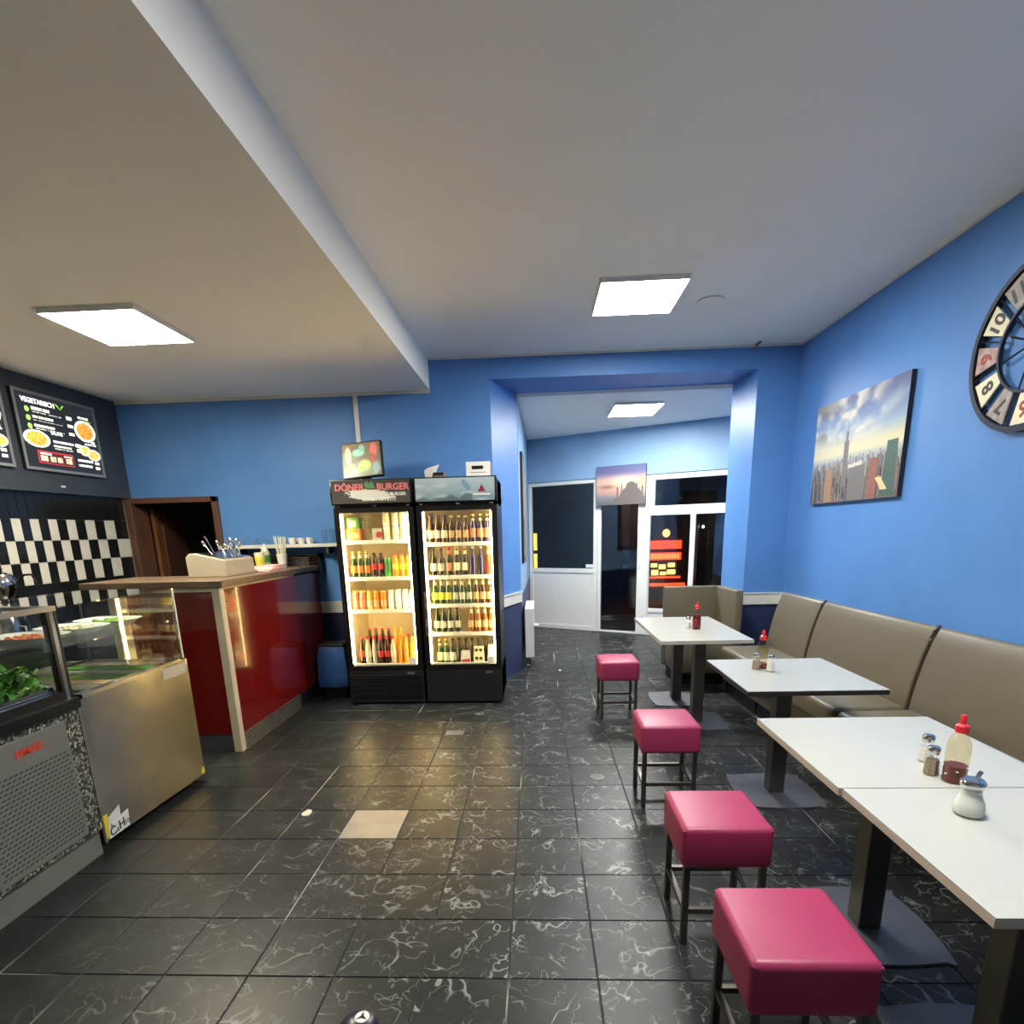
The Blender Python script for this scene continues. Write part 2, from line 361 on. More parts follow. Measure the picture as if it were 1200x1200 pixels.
# rear room
struct(MB().prism([(-.19, OL[2]), (-.13, 9.6), (-.35, 9.6), (-.40, OL[2])], -.1, ZB+.1), 'wall_rear_left', M_wallr)
struct(bx(2.75, 2.95, ORt[2]-.2, 9.2, -.1, ZB+.1), 'wall_rear_right', M_wall)
def fw_box(s0, s1, t0, t1, z0, z1, mb=None):   # along the glazed wall, depth t towards the room is negative
    return (mb or MB()).box(s0, s1, t0, t1, z0, z1)
FLOC = (FA[0], FA[1], 0)
mb = fw_box(-.4, 3.9, 0, .18, 2.29, ZB+.1); fw_box(-.4, -.02, 0, .18, -.1, 2.29, mb); fw_box(3.35, 3.9, 0, .18, -.1, 2.29, mb)
struct(mb, 'wall_rear', M_wallr, loc=FLOC, rz=FR)
def framed(name, s0, s1, z0, z1, panes, fw=.05, t=.06, solid=()):
    """white framed glazing in the rear wall; panes and solid panels are rectangles (s0,s1,z0,z1)"""
    holes = list(panes)+list(solid); ss = sorted({s0, s1, *[h[0] for h in holes], *[h[1] for h in holes]}); zz = sorted({z0, z1, *[h[2] for h in holes], *[h[3] for h in holes]})
    mb = MB()
    for a, b in zip(ss, ss[1:]):
        for c, d in zip(zz, zz[1:]):
            if not any(h[0] <= a and b <= h[1] and h[2] <= c and d <= h[3] for h in holes): mb.box(a, b, .02, .02+t, c, d)
    bm_ = mb.mesh(name); bmo = bmesh.new(); bmo.from_mesh(bm_); bmesh.ops.remove_doubles(bmo, verts=bmo.verts, dist=1e-5)
    dup = {}
    for f_ in list(bmo.faces): dup.setdefault(tuple(sorted(v.index for v in f_.verts)), []).append(f_)
    bmesh.ops.delete(bmo, geom=[x for l in dup.values() if len(l) > 1 for x in l], context='FACES')
    ed = [e for e in bmo.edges if len(e.link_faces) == 2 and e.calc_face_angle(0) > .6]
    bmesh.ops.bevel(bmo, geom=ed, offset=.006, segments=2, affect='EDGES', clamp_overlap=True); bmo.to_mesh(bm_); bmo.free()
    bm_.materials.append(M_pvc); o = link(name, bm_); o.location = FLOC; o.rotation_euler = (0, 0, FR); o['kind'] = 'structure'
    for p in panes: build(bx(p[0]-.004, p[1]+.004, .045, .051, p[2]-.004, p[3]+.004), 'pane', M_window, o, local=True)
    for p in solid: build(bx(p[0]-.002, p[1]+.002, .034, .06, p[2]-.002, p[3]+.002), 'panel', M_pvc, o, local=True, bevel=.003, seg=1)
    return o
d1 = framed('door_1', -.015, 1.165, 0, 2.285, [(.03, 1.105, .97, 2.232)], solid=[(.05, 1.10, .07, .90)])
build(MB().box(.98, 1.10, .03, .044, .985, 1.035), 'sticker', M_white, d1, local=True)
d2 = framed('door_2', 1.17, 1.96, 0, 2.285, [(1.222, 1.80, .03, 2.20)])
w1 = framed('window_1', 1.965, 3.34, 0, 2.285, [(2.035, 3.28, 1.86, 2.215), (1.98, 2.55, .40, 1.73), (2.62, 3.28, .40, 1.73)], solid=[(1.99, 3.28, .06, .34)])
build(bx(1.83, 1.85, -.02, .02, 1.0, 1.14), 'handle', M_pvc, d2, local=True, bevel=.004)
# dado rails
def rail(pts, name):
    mb = MB()
    for (a, b) in zip(pts, pts[1:]):
        a, b = Vector((*a, 0)), Vector((*b, 0)); d = (b-a).normalized(); n = Vector((d.y, -d.x, 0))
        for (z0, z1, t) in ((.785, .892, .018), (.892, .902, .026)):
            q = [a+n*0, b+n*0, b+n*t, a+n*t]; mb.prism([(p.x, p.y) for p in q], z0, z1)
    struct(mb, name, M_trim)
rail([(DX1+.05, D), (OL[0], D), (OL[1], OL[2])], 'trim_2')
rail([(ORt[1], ORt[2]), (ORt[0], D), (XR, D), (XR, YN)], 'trim_3')
# thin ceiling bead along the walls
mb = bx(XS, XR, D-.012, D, ZC-.016, ZC); mb.box(XR-.012, XR, YN, D, ZC-.016, ZC); struct(mb, 'trim_4', M_trim)
struct(bx(XL+.05, XS+.004, D-.014, D, ZS-.028, ZS), 'trim_5', M_trim)
# doorway to the kitchen, with the dark room behind it and its open leaf
mb = MB().box(DX0-.06, DX0+.005, D-.062, D+.2, 0, DZ+.055).box(DX1-.005, DX1+.06, D-.03, D+.2, 0, DZ+.055).box(DX0-.06, DX1+.06, D-.03, D+.2, DZ, DZ+.055)
d3 = struct(mb, 'door_3', M_brown, bevel=.004, seg=1, loc=(0, 0, 0))
leaf = build(MB().prism([(DX0+.02, D+.2), (DX0+.06, D+.2), (DX0-.08, D+.95), (DX0-.12, D+.95)], .02, 1.9), 'door_leaf', M_door, d3, local=True)
a0, b0 = Vector((DX0+.06, D+.21)), Vector((DX0-.078, D+.94))
for z0, z1 in ((.2, .9), (1.1, 1.72)):
    p = [a0.lerp(b0, .18), a0.lerp(b0, .82)]; nrm = Vector((.98, .18))
    build(MB().prism([tuple(p[0]), tuple(p[1]), tuple(p[1]+nrm*.012), tuple(p[0]+nrm*.012)], z0, z1), 'door_panel', M_brown, leaf, local=True)
build(MB().tube([(DX0-.06, D+.86, 1.30), (DX0-.01, D+.87, 1.30), (DX0+.0, D+.79, 1.30)], .009, 8), 'handle', M_chrome, leaf, local=True, smooth=True)
mb = MB().box(-4.4, -2.9, D+1.9, D+2.0, -.1, 2.9).box(-4.5, -4.4, D+.2, D+2, -.1, 2.9).box(-2.9, -2.8, D+.2, D+2, -.1, 2.9).box(-4.5, -2.8, D+.2, D+2, 2.8, 2.9).box(-4.5, -2.8, D+.2, D+2, -.1, 0)
struct(mb, 'wall_kitchen', mat('kitchen_wall', C8(104, 108, 105), .8))

# outside: street and the dark facade across it
struct(MB().prism([(-8, 10.3), (0, 9.75), (4, 8.1), (14, 8.1), (14, 26), (-8, 26)], -.2, -.02), 'ground', M_asphalt)

# ================================================================== LIGHTS
def ceiling_light(x, y, z, label, wx=.58, wy=.6, lm=None, off=''):
    t = thing('ceiling_light'+off, label, 'light', (x, y, z), 0, 'flush ceiling panels')
    mb = MB()
    for a in ((-wx/2-.012, -wx/2, -wy/2-.012, wy/2+.012), (wx/2, wx/2+.012, -wy/2-.012, wy/2+.012), (-wx/2, wx/2, -wy/2-.012, -wy/2), (-wx/2, wx/2, wy/2, wy/2+.012)): mb.box(*a, -.004, 0)
    build(mb, 'frame', M_white, t, local=True); build(MB().box(-wx/2, wx/2, -wy/2, -wy/2+.004, -.03, 0).box(-wx/2, wx/2, wy/2-.004, wy/2, -.03, 0).box(-wx/2, -wx/2+.004, -wy/2+.004, wy/2-.004, -.03, 0).box(wx/2-.004, wx/2, -wy/2+.004, wy/2-.004, -.03, 0), 'side_rim', M_white, t, local=True); build(bx(-wx/2+.004, wx/2-.004, -wy/2+.004, wy/2-.004, -.03, -.026), 'diffuser'+off, lm or M_led, t, local=True)
ceiling_light(.735, 4.56, ZC, 'square light panel in the main ceiling beside the round cover')
ceiling_light(.75, 1.55, ZC, 'square light panel in the main ceiling above the pink stools', off='_offscreen')   # its glow shows on the ceiling at the top edge of the photograph
ceiling_light(-2.59, 3.88, ZS, 'square light panel in the lowered ceiling before the menu screens', lm=M_ledw)
ceiling_light(1.165, 7.26, ZB, 'square light panel in the rear room ceiling', .54, .66, M_ledr)

# ================================================================== FURNITURE ON THE RIGHT
def stool(x, y, label):
    t = thing('stool', label, 'stool', (x, y, 0), 0, 'pink cube stools'); s = .165
    sm = MB().box(-s, s, -s, s, .335, .50); so = build(sm, 'seat', M_pink, t, local=True, bevel=.022, seg=4, smooth=True, angle=60)
    pp = MB()
    k = s-.006
    pp.tube([(-k, -k, .485), (k, -k, .485), (k, k, .485), (-k, k, .485), (-k, -k, .485)], .0035, 6)
    build(pp, 'piping', M_pink, so, local=True, smooth=True)
    for a in (-1, 1):
        for b in (-1, 1): build(bx(a*.14-.012, a*.14+.012, b*.14-.012, b*.14+.012, 0, .337), 'leg', M_leg, t, local=True, bevel=.002, seg=1)
    for a in (-1, 1):
        build(bx(-.129, .129, a*.14-.009, a*.14+.009, .135, .155), 'stretcher', M_leg, t, local=True)
        build(bx(a*.14-.009, a*.14+.009, -.129, .129, .135, .155), 'stretcher', M_leg, t, local=True)
    return t
st = {'A': (.665, 4.76, 'pink leather cube stool in front of the long white table'), 'B': (.728, 3.175, 'pink leather cube stool beside the table with the dark edge'),
      'C': (.682, 2.065, 'pink leather cube stool beside the table with the two shakers'), 'D': (.688, 1.40, 'pink leather cube stool beside the sugar dispenser table')}
for v in st.values(): stool(*v)

def pedestal(t, x, y, z1, rz=0):
    build(bx(x-.043, x+.043, y-.043, y+.043, .01, z1), 'column', M_leg, t, bevel=.003, seg=1)
    n = 8; e = .235; pl = []
    for k in range(4):
        for i in range(n):
            u = -1+2*i/n; bow = .03*(1-u*u)-.0
            p = (u*e, -(e-.03)-bow+0); a = k*math.pi/2
            pl.append((p[0]*math.cos(a)-p[1]*math.sin(a)+x, p[0]*math.sin(a)+p[1]*math.cos(a)+y))
    build(MB().prism(pl, 0, .01), 'base_plate', M_plate, t)
def table(x0, x1, y0, y1, label, cols, edge=M_edge, z=.735):
    t = thing('table', label, 'table', ((x0+x1)/2, (y0+y1)/2, 0), 0, 'white pedestal tables')
    build(bx(x0, x1, y0, y1, z-.003, z), 'tabletop', M_table, t)
    build(bx(x0, x1, y0, y1, z-.028, z-.003), 'edge_band', edge, t, bevel=.002, seg=1)
    for c in cols:
        build(bx(c[0]-.16, c[0]+.16, c[1]-.16, c[1]+.16, z-.036, z-.028), 'mounting_plate', M_leg, t); pedestal(t, c[0], c[1], z-.036)
    return t
table(.915, 1.605, 4.245, 5.43, 'long white table on two steel columns before the corner bench', [(1.27, 5.17), (1.285, 4.53)])
table(1.073, 1.785, 2.872, 3.61, 'square white table with a thin dark edge', [(1.405, 3.24)], M_dedge)
table(.962, 1.69, 1.742, 2.444, 'white table carrying the salt and pepper shakers and tall sauce bottle', [(1.285, 2.04)])
table(.972, 1.695, 1.105, 1.737, 'white table carrying the glass sugar dispenser', [(1.30, 1.40)])

# upholstered benches along the right wall (slightly askew to it)
def bench(v0, v1, label):
    t = thing('bench', label, 'bench', (1.77, 4.4, 0), .04, 'taupe benches along the blue wall')
    a, b = v0-4.4, v1-4.4
    build(bx(.07, .58, a+.015, b-.015, .0, .12), 'plinth', M_plinth, t, local=True)
    build(bx(.05, .58, a+.005, b-.005, .12, .30), 'base', M_taupe, t, local=True, bevel=.01)
    build(bx(.0, .56, a+.006, b-.006, .30, .455), 'seat', M_taupe, t, local=True, bevel=.035, seg=4, smooth=True, angle=60)
    prof = [(.43, .44), (.445, .55), (.465, .66), (.49, .77), (.52, .87), (.545, .93), (.56, .95), (.575, .955), (.585, .94), (.585, .44)]
    bk = build(MB().prism([(p[0], p[1]) for p in prof], a+.008, b-.008, 'y'), 'backrest', M_taupe, t, local=True, bevel=.014, seg=3, smooth=True, angle=45)
    for e in (a+.004,): build(MB().tube([(p[0], e, p[1]) for p in prof[:8]], .010, 6), 'piping', M_seam, bk, local=True, smooth=True)
    return t
bench(2.14, 3.41, 'taupe upholstered bench unit behind the tables with the condiments')
bench(3.42, 4.68, 'taupe upholstered bench unit behind the dark-edged table')
bench(4.69, 5.42, 'short taupe upholstered bench unit next to the wall opening')
# corner bench in the opening
t = thing('corner_bench', 'taupe L-shaped corner bench with high back in the wall opening', 'bench', (1.63, 5.9, 0))
build(bx(1.40, 1.86, 5.68, 6.2, 0, .12), 'plinth', M_plinth, t)
build(bx(1.36, 1.90, 5.62, 6.15, .12, .45), 'seat', M_taupe, t, bevel=.03, seg=3, smooth=True, angle=60)
build(bx(1.345, 1.93, 6.13, 6.21, .10, .95), 'backrest', M_taupe, t, bevel=.016, seg=3, smooth=True, angle=60)
build(MB().prism([(1.885, 6.14), (1.975, 6.21), (2.0, 5.64), (1.92, 5.63)], .10, .95), 'side_back', M_taupe, t, bevel=.016, seg=3, smooth=True, angle=45)

# condiments
M_redcap = mat('red_cap', C8(214, 36, 48), .35)
M_sauce = mat('dark_sauce', C8(98, 30, 40), .3, var=.2, scale=40)
M_film = mat('label_film', C8(120, 30, 34), .35, var=.3, scale=60)
M_vin = pane_mat('bottle_plastic', (.93, .86, .70), 1.42, .05)
M_salt = mat('salt', C8(226, 224, 218), .9, var=.03, scale=90); M_pep = mat('pepper', C8(150, 132, 112), .9, var=.3, scale=200)
M_sug = mat('sugar', C8(226, 228, 222), .9, var=.03, scale=90)
def sauce_bottle(x, y, label, fill, full=False):
    t = thing('sauce_bottle', label, 'bottle', (x, y, .735), 0, 'red capped sauce bottles')
    body = [(.030, 0), (.034, .004), (.034, .05), (.034, .085), (.0335, .115), (.031, .135), (.024, .155), (.017, .165), (.0155, .172)]
    build(MB().lathe(body, seg=20), 'bottle_body', M_vin, t, local=True, smooth=True)
    build(MB().lathe([(.0325, .003), (.0325, fill)], seg=18), 'sauce', M_sauce, t, local=True, smooth=True)
    if full: build(MB().lathe([(.0344, .02), (.0344, .085)], seg=20), 'label_film', M_film, t, local=True, smooth=True)
    c = build(MB().lathe([(.0185, .170), (.0185, .192), (.012, .197), (.0085, .199), (.0085, .222), (.006, .228)], seg=16), 'cap', M_redcap, t, local=True, smooth=True)
    sp = MB()
    for k in range(12):
        a = k*2.4; z = .012+.004*k*(fill/.05); z = min(z, max(fill-.005, .06)); sp.lathe([(.0005, -.002), (.0045, 0), (.0005, .002)], (.034*math.cos(a), .034*math.sin(a), z), 6)
    tag(build(sp, 'print_dots', M_white, t, local=True), kind='stuff'); return t
sauce_bottle(1.315, 4.755, 'full red capped sauce bottle on the long white table', .12, True)
sauce_bottle(1.328, 3.375, 'red capped sauce bottle on the dark-edged table', .03)
sauce_bottle(1.353, 1.790, 'red capped sauce bottle beside the pepper shaker, low on sauce', .058)
def shaker(x, y, label, fillm, fill=.055, name='salt_shaker', h=.078, rz=.3):
    t = thing(name, label, 'shaker', (x, y, .735), rz, 'glass table shakers')
    def ring(r, z): return [(r*math.cos(k*math.pi/4+.39), r*math.sin(k*math.pi/4+.39), z) for k in range(8)]
    def loft(rs):
        v = sum([ring(r, z) for r, z in rs], []); f = [tuple(range(7, -1, -1)), tuple(range(8*(len(rs)-1), 8*len(rs)))]
        for i in range(len(rs)-1):
            for k in range(8): f.append((i*8+k, i*8+(k+1) % 8, i*8+8+(k+1) % 8, i*8+8+k))
        return MB().add(v, f)
    build(loft([(.023, 0), (.0245, .006), (.022, .045), (.0185, .068), (.017, h)]), 'glass', M_clear, t, local=True)
    build(loft([(.021, .003), (.0225, .007), (.0205, .04), (.0195, fill)]), 'filling', fillm, t, local=True)
    build(MB().lathe([(.0185, h-.002), (.0195, h+.002), (.0195, h+.016), (.016, h+.022), (.005, h+.024)], seg=16), 'lid', M_chrome, t, local=True, smooth=True); return t
shaker(1.258, 4.80, 'small salt shaker beside the full sauce bottle on the long table', M_salt)
shaker(1.348, 3.29, 'salt shaker in front of the sauce bottle on the dark-edged table', M_salt)
shaker(1.285, 3.345, 'pepper shaker beside the sauce bottle on the dark-edged table', M_pep, name='pepper_shaker')
shaker(1.369, 1.955, 'glass salt shaker with white salt next to the pepper shaker', M_salt)
shaker(1.315, 1.845, 'glass pepper shaker with brown pepper next to the tall sauce bottle', M_pep, name='pepper_shaker')
t = thing('sugar_dispenser', 'pear-shaped glass sugar dispenser with chrome pouring lid', 'sugar dispenser', (1.239, 1.565, .735))
pr = [(.030, 0), (.038, .004), (.041, .02), (.038, .04), (.030, .058), (.0265, .075), (.028, .092)]
build(MB().lathe(pr, seg=22), 'glass', M_clear, t, local=True, smooth=True)
build(MB().lathe([(max(r-.003, .001), z+.002) for r, z in pr[:6]], seg=20), 'sugar', M_sug, t, local=True, smooth=True)
lid = build(MB().lathe([(.030, .09), (.031, .094), (.031, .104), (.026, .110), (.004, .112)], seg=22), 'lid', M_chrome, t, local=True, smooth=True)
build(MB().tube([(.012, .004, .108), (.020, .008, .122), (.026, .010, .128)], [.007, .006, .006], 8), 'spout', M_chrome, lid, local=True, smooth=True)

# ================================================================== CLOCK AND PICTURES
CYc, CZc, CR = 3.155, 2.397, .408
t = thing('wall_clock', 'large round metal wall clock with cream number plates on blue wall', 'clock', (XR, CYc, CZc-CR))
M_iron = mat('clock_iron', C8(40, 44, 56), .4, .5)
xc = XR-.03
def P(a, r, x=xc): return (x, CYc-r*math.cos(a), CZc+r*math.sin(a))      # a measured as seen on the dial
def ringmesh(r0, r1, x0, x1, seg=64):
    v = []; f = []
    for k in range(seg):
        a = 2*math.pi*k/seg
        for r in (r0, r1):
            for x in (x0, x1): v.append(P(a, r, x))
    for k in range(seg):
        b = k*4; c = ((k+1) % seg)*4
        for q in ((0, 1), (1, 3), (3, 2), (2, 0)): f.append((b+q[0], b+q[1], c+q[1], c+q[0]))
    return MB().add(v, f)
rim = build(ringmesh(.382, .408, XR-.045, XR-.004), 'rim', M_iron, t)
build(ringmesh(.212, .224, XR-.04, XR-.02), 'inner_ring', M_iron, t)
build(ringmesh(.03, .05, XR-.045, XR-.01, 24), 'hub', M_iron, t)
M_cream2 = mat('clock_plate_cream', C8(226, 220, 186), .5, var=.06, scale=20); M_gp = mat('clock_plate_grey', C8(150, 142, 134), .5, var=.35, scale=30); M_rp = mat('clock_plate_red', C8(168, 138, 132), .5, var=.4, scale=24)
M_ink = mat('clock_ink', C8(26, 26, 24), .5); M_rink = mat('clock_ink_red', C8(150, 44, 44), .5)
for n in range(1, 13):
    a = math.pi/2-n*math.pi/6; hw = .185
    pts = [P(a+hw, .378), P(a-hw, .378), P(a-hw*.80, .228), P(a+hw*.80, .228)]
    mm = M_gp if n in (11, 7, 1, 4) else (M_rp if n in (9, 3) else M_cream2)
    o = build(MB().add([(xc-.004, p[1], p[2]) for p in pts]+[(xc+.004, p[1], p[2]) for p in pts], [(0, 1, 2, 3), (7, 6, 5, 4), (0, 4, 5, 1), (1, 5, 6, 2), (2, 6, 7, 3), (3, 7, 4, 0)]), 'number_plate', mm, t)
    er = Vector((0, -math.cos(a), math.sin(a))); et = Vector((0, -math.sin(a), -math.cos(a)))
    q = P(a, .30, xc-.0045); ink = M_rink if n in (6, 9) else M_ink
    put_text(str(n), .105, q, et, er, 'numeral', ink, o, bold=.003)
for k in range(6):
    a = k*math.pi/3+.26; build(MB().tube([P(a, .045), P(a, .215)], .005, 6), 'spoke', M_iron, t)
for n in range(12):
    a = math.pi/12+n*math.pi/6; build(MB().tube([P(a, .22), P(a, .385)], .004, 6), 'bar', M_iron, t)
build(MB().tube([P(2.75, -.03, xc-.012), P(2.75, .15, xc-.012)], [.004, .006], 6), 'hour_hand', M_black, t)
build(MB().tube([P(.9, -.03, xc-.016), P(.9, .20, xc-.016)], [.004, .005], 6), 'minute_hand', M_black, t)

def smooth_noise(nx, ny, cells, seed):
    r = np.random.RandomState(seed); g = r.rand(cells+2, cells+2); x = np.linspace(0, cells, nx); y = np.linspace(0, cells, ny)
    xi = x.astype(int); yi = y.astype(int); fx = x-xi; fy = y-yi; fx = fx*fx*(3-2*fx); fy = fy*fy*(3-2*fy)
    a = g[yi][:, xi]; b = g[yi][:, xi+1]; c = g[yi+1][:, xi]; d = g[yi+1][:, xi+1]
    return a*(1-fy[:, None])*(1-fx)+b*(1-fy[:, None])*fx+c*fy[:, None]*(1-fx)+d*fy[:, None]*fx
def grad(ny, nx, stops):
    y = np.linspace(0, 1, ny); p = [s[0] for s in stops]; c = np.array([s[1] for s in stops])/255.
    return np.repeat(np.stack([np.interp(y, p, c[:, k]) for k in range(3)], -1)[:, None], nx, 1)
def mixc(img, m, c): return img*(1-m[..., None])+np.array(c)/255.*m[..., None]
# city skyline canvas
nx, ny = 190, 124
im = grad(ny, nx, [(0, (92, 104, 150)), (.18, (110, 140, 190)), (.34, (150, 178, 205)), (.47, (226, 220, 180)), (.53, (232, 226, 190)), (.60, (170, 180, 190)), (1, (120, 116, 116))])
X, Y = np.meshgrid(np.linspace(0, 1, nx), np.linspace(0, 1, ny))
cl = .55*smooth_noise(nx, ny, 5, 3)+.3*smooth_noise(nx, ny, 11, 4)+.15*smooth_noise(nx, ny, 23, 5)
ang = np.arctan2(Y-.42, X-.36); rays = .5+.5*np.sin(ang*17+4*cl)
m = np.clip((cl-.30)*5, 0, 1)*np.clip(1.7-2.0*X+.5*rays, 0, 1)*np.clip((.52-Y)*6, 0, 1); im = mixc(im, m*.9, (236, 230, 212))
m = np.clip((smooth_noise(nx, ny, 9, 8)-.52)*4, 0, 1)*np.clip(1.25-2.4*X, 0, 1)*np.clip((.45-Y)*5, 0, 1); im = mixc(im, m*.75, (96, 96, 104))
rs = np.random.RandomState(5)
for k in range(420):
    d = rs.rand(); base = .60+.40*d; wdt = .010+.03*d*rs.rand(); hgt = (.03+.16*d)*(.4+rs.rand()); x0 = rs.rand()
    if .50 < x0+wdt/2 < .66 and base > .70: continue
    c = np.array([(112, 108, 110), (136, 124, 112), (84, 84, 92), (160, 148, 132), (70, 74, 84), (140, 100, 84)][rs.randint(6)])*(.75+.45*rs.rand())
    sel = (X > x0) & (X < x0+wdt) & (Y > base-hgt) & (Y < base+.06); sh = 1-.22*((X-x0)/wdt > .6); win = .92+.16*rs.rand(ny, nx)
    fade = np.clip((d-.0)*1.4+.35, 0, 1); col = (c[None, None]*sh[..., None]*win[..., None])*fade+np.array((160, 164, 172))*(1-fade)
    im[sel] = (col/255.)[sel]
for (x0, x1, y0, c) in ((.395, .452, .42, (128, 124, 124)), (.410, .438, .33, (120, 116, 118)), (.419, .428, .25, (112, 108, 112)), (.19, .285, .66, (168, 132, 98)), (.86, .96, .52, (62, 98, 90)), (.70, .79, .64, (150, 96, 78))):
    s = (X > x0) & (X < x1) & (Y > y0) & (Y < (.86 if x0 > .38 and x1 < .46 else 1)); im[s] = np.array(c)/255.*(.9+.2*rs.rand(ny, nx))[s][:, None]
s = (X > .48) & (X < .66) & (Y > .68); im[s] = np.array((122, 118, 116))/255.
s = (X > .47) & (X < .62) & (np.abs(Y-.67+.12*(X-.5)) < .018); im[s] = np.array((222, 218, 208))/255.
s = (np.abs((X-.83)-(Y-.86)*.6) < .03) & (Y > .82) & (Y < .93); im[s] = np.array((236, 214, 160))/255.
PX0, PX1, PZ0, PZ1 = 4.105, 5.357, 1.728, 2.512
t = thing('wall_picture', 'large canvas of a city skyline with a tall spire under cloudy sky', 'picture', (XR, (PX0+PX1)/2, PZ0))
build(bx(XR-.032, XR-.001, PX0, PX1, PZ0, PZ1), 'canvas', mat('canvas_edge', C8(40, 40, 48), .7), t)
im *= .88
picture(im, (XR-.0325, PX1, PZ0), (0, -1, 0), (0, 0, 1), PX1-PX0, PZ1-PZ0, 'print', M_print, t)
# sunset canvas over the glass door of the rear wall
def fp(s, tt, z): c_, s_ = math.cos(FR), math.sin(FR); return (FA[0]+s*c_-tt*s_, FA[1]+s*s_+tt*c_, z)
nx, ny = 90, 66; X, Y = np.meshgrid(np.linspace(0, 1, nx), np.linspace(0, 1, ny))
im = grad(ny, nx, [(0, (88, 96, 140)), (.18, (104, 100, 140)), (.34, (190, 160, 150)), (.5, (206, 160, 136)), (.7, (168, 138, 130)), (.82, (112, 116, 124)), (1, (84, 88, 90))])
im = mixc(im, np.exp(-(((X-.57)/.22)**2+((Y-.42)/.12)**2)), (240, 222, 172))
im = mixc(im, np.exp(-(((X-.22)/.16)**2+((Y-.53)/.05)**2))*.8, (120, 84, 84)); im = mixc(im, np.exp(-(((X-.95)/.12)**2+((Y-.45)/.16)**2))*.5, (214, 140, 116))
dome = ((X-.72)/.26)**2+((Y-.98)/.46)**2 < 1
for (a, b, y0) in ((.42, .45, .55), (.93, .96, .55), (.51, .535, .47), (.83, .85, .47)): dome |= (X > a) & (X < b) & (Y > y0)
dome |= ((X-.72)/.11)**2+((Y-.55)/.13)**2 < 1; dome |= (X > .36) & (Y > .80+.25*np.clip(.5-X, 0, 1)); dome |= (Y > .9) & (X > .33)
im[dome] = np.array((96, 90, 88))/255.
t = thing('wall_picture', 'small canvas of a domed silhouette at sunset above the glass door', 'picture', fp(1.55, -.01, 1.896), FR)
build(bx(-.37, .37, -.035, .0, 0, .545), 'canvas', mat('canvas_edge_grey', C8(92, 94, 100), .7), t, local=True)
p0 = fp(1.18, -.0457, 1.896)
picture(im, p0, (math.cos(FR), math.sin(FR), 0), (0, 0, 1), .74, .545, 'print', M_print, t)
# picture on the left wall of the rear room and radiator below
t = thing('wall_picture', 'dark framed picture seen edge-on beside the radiator', 'picture', (-.18, 7.2, 1.19))
build(MB().prism([(-.185, 6.85), (-.155, 6.85), (-.150, 7.6), (-.180, 7.6)], 1.19, 2.44), 'frame', M_black2, t)
build(MB().prism([(-.156, 6.90), (-.153, 6.90), (-.148, 7.55), (-.152, 7.55)], 1.24, 2.39), 'print', mat('poster', C8(120, 96, 84), .5, var=.6, scale=6), t)
t = thing('radiator', 'white panel radiator with thermostat knob on the rear room wall', 'radiator', (-.1, 6.95, 0))
bdy = build(MB().box(-.145, -.125, 6.55, 7.35, .12, .68).box(-.075, -.055, 6.55, 7.35, .12, .68), 'panel', M_white, t, bevel=.006, seg=1)
fin = MB()
for k in range(20): fin.box(-.125, -.075, 6.57+k*.04, 6.574+k*.04, .14, .66)
build(fin, 'fins', M_white, t); build(bx(-.15, -.05, 6.545, 7.355, .68, .69), 'top_grille', M_white, t)
build(bx(-.15, -.05, 6.54, 6.55, .12, .69), 'side_cover', M_white, t)
build(MB().lathe([(.018, 0), (.02, .01), (.02, .05), (.012, .055)], (-.05, 6.53, .50), 12, 'x'), 'thermostat', M_white, t, smooth=True)
build(MB().tube([(-.1, 6.53, .10), (-.1, 6.53, .03), (-.15, 6.53, .03)], .009, 8), 'pipe', M_leg, t)
build(MB().box(-.14, -.12, 6.6, 6.63, 0, .12).box(-.14, -.12, 7.27, 7.3, 0, .12), 'bracket', M_leg, t)

# ================================================================== SMALL THINGS ON FLOOR AND CEILING
t = thing('ceiling_cover', 'round white blank cover on the ceiling beside the light panel', 'cover', (1.295, 4.74, ZC-.012))
build(MB().lathe([(.092, .012), (.092, .004), (.085, 0)], seg=32), 'disc', M_ceil, t, local=True, smooth=True)
build(MB().lathe([(.094, .012), (.096, .006), (.092, .0045)], seg=32), 'rim', M_trim, t, local=True, smooth=True)
t = thing('ceiling_hook', 'small dark bracket on the ceiling at the blue back wall', 'bracket', (2.03, 5.80, ZC-.05))
build(bx(-.012, .012, -.05, .05, .04, .05), 'plate', M_grey, t, local=True); build(MB().tube([(0, 0, .045), (-.02, .03, .01), (-.035, .045, .0)], .008, 8), 'arm', M_grey, t, local=True)
t = thing('floor_drain', 'round metal floor outlet beside the pink stools', 'drain', (.368, 3.449, 0))
build(MB().lathe([(.045, 0), (.045, .004), (.038, .005)], seg=24), 'ring', M_plate, t, local=True, smooth=True); build(MB().lathe([(.036, 0), (.036, .0055)], seg=24), 'lid', mat('drain_lid', C8(98, 92, 80), .5, .6), t, local=True)
t = thing('floor_plate', 'small square steel plate in the floor before the fridges', 'plate', (-.684, 4.312, 0))
build(bx(-.07, .07, -.05, .05, 0, .003), 'plate', M_plate, t, local=True); build(MB().lathe([(.008, .003), (.006, .005)], seg=8), 'screw', M_leg, t, local=True)
mb = MB(); rs2 = random.Random(3)
ctr = [(.022*math.cos(k*.7)*(1+.4*rs2.random()), .035*math.sin(k*.7)*(1+.4*rs2.random())) for k in range(9)]
mb.prism(ctr, 0, .004); o = build(mb, 'paper_scrap', mat('paper_scrap', C8(196, 190, 168), .8), loc=(-1.362, 2.977, .0005), local=True); tag(o, 'crumpled pale scrap of paper on the floor tiles', 'scrap')
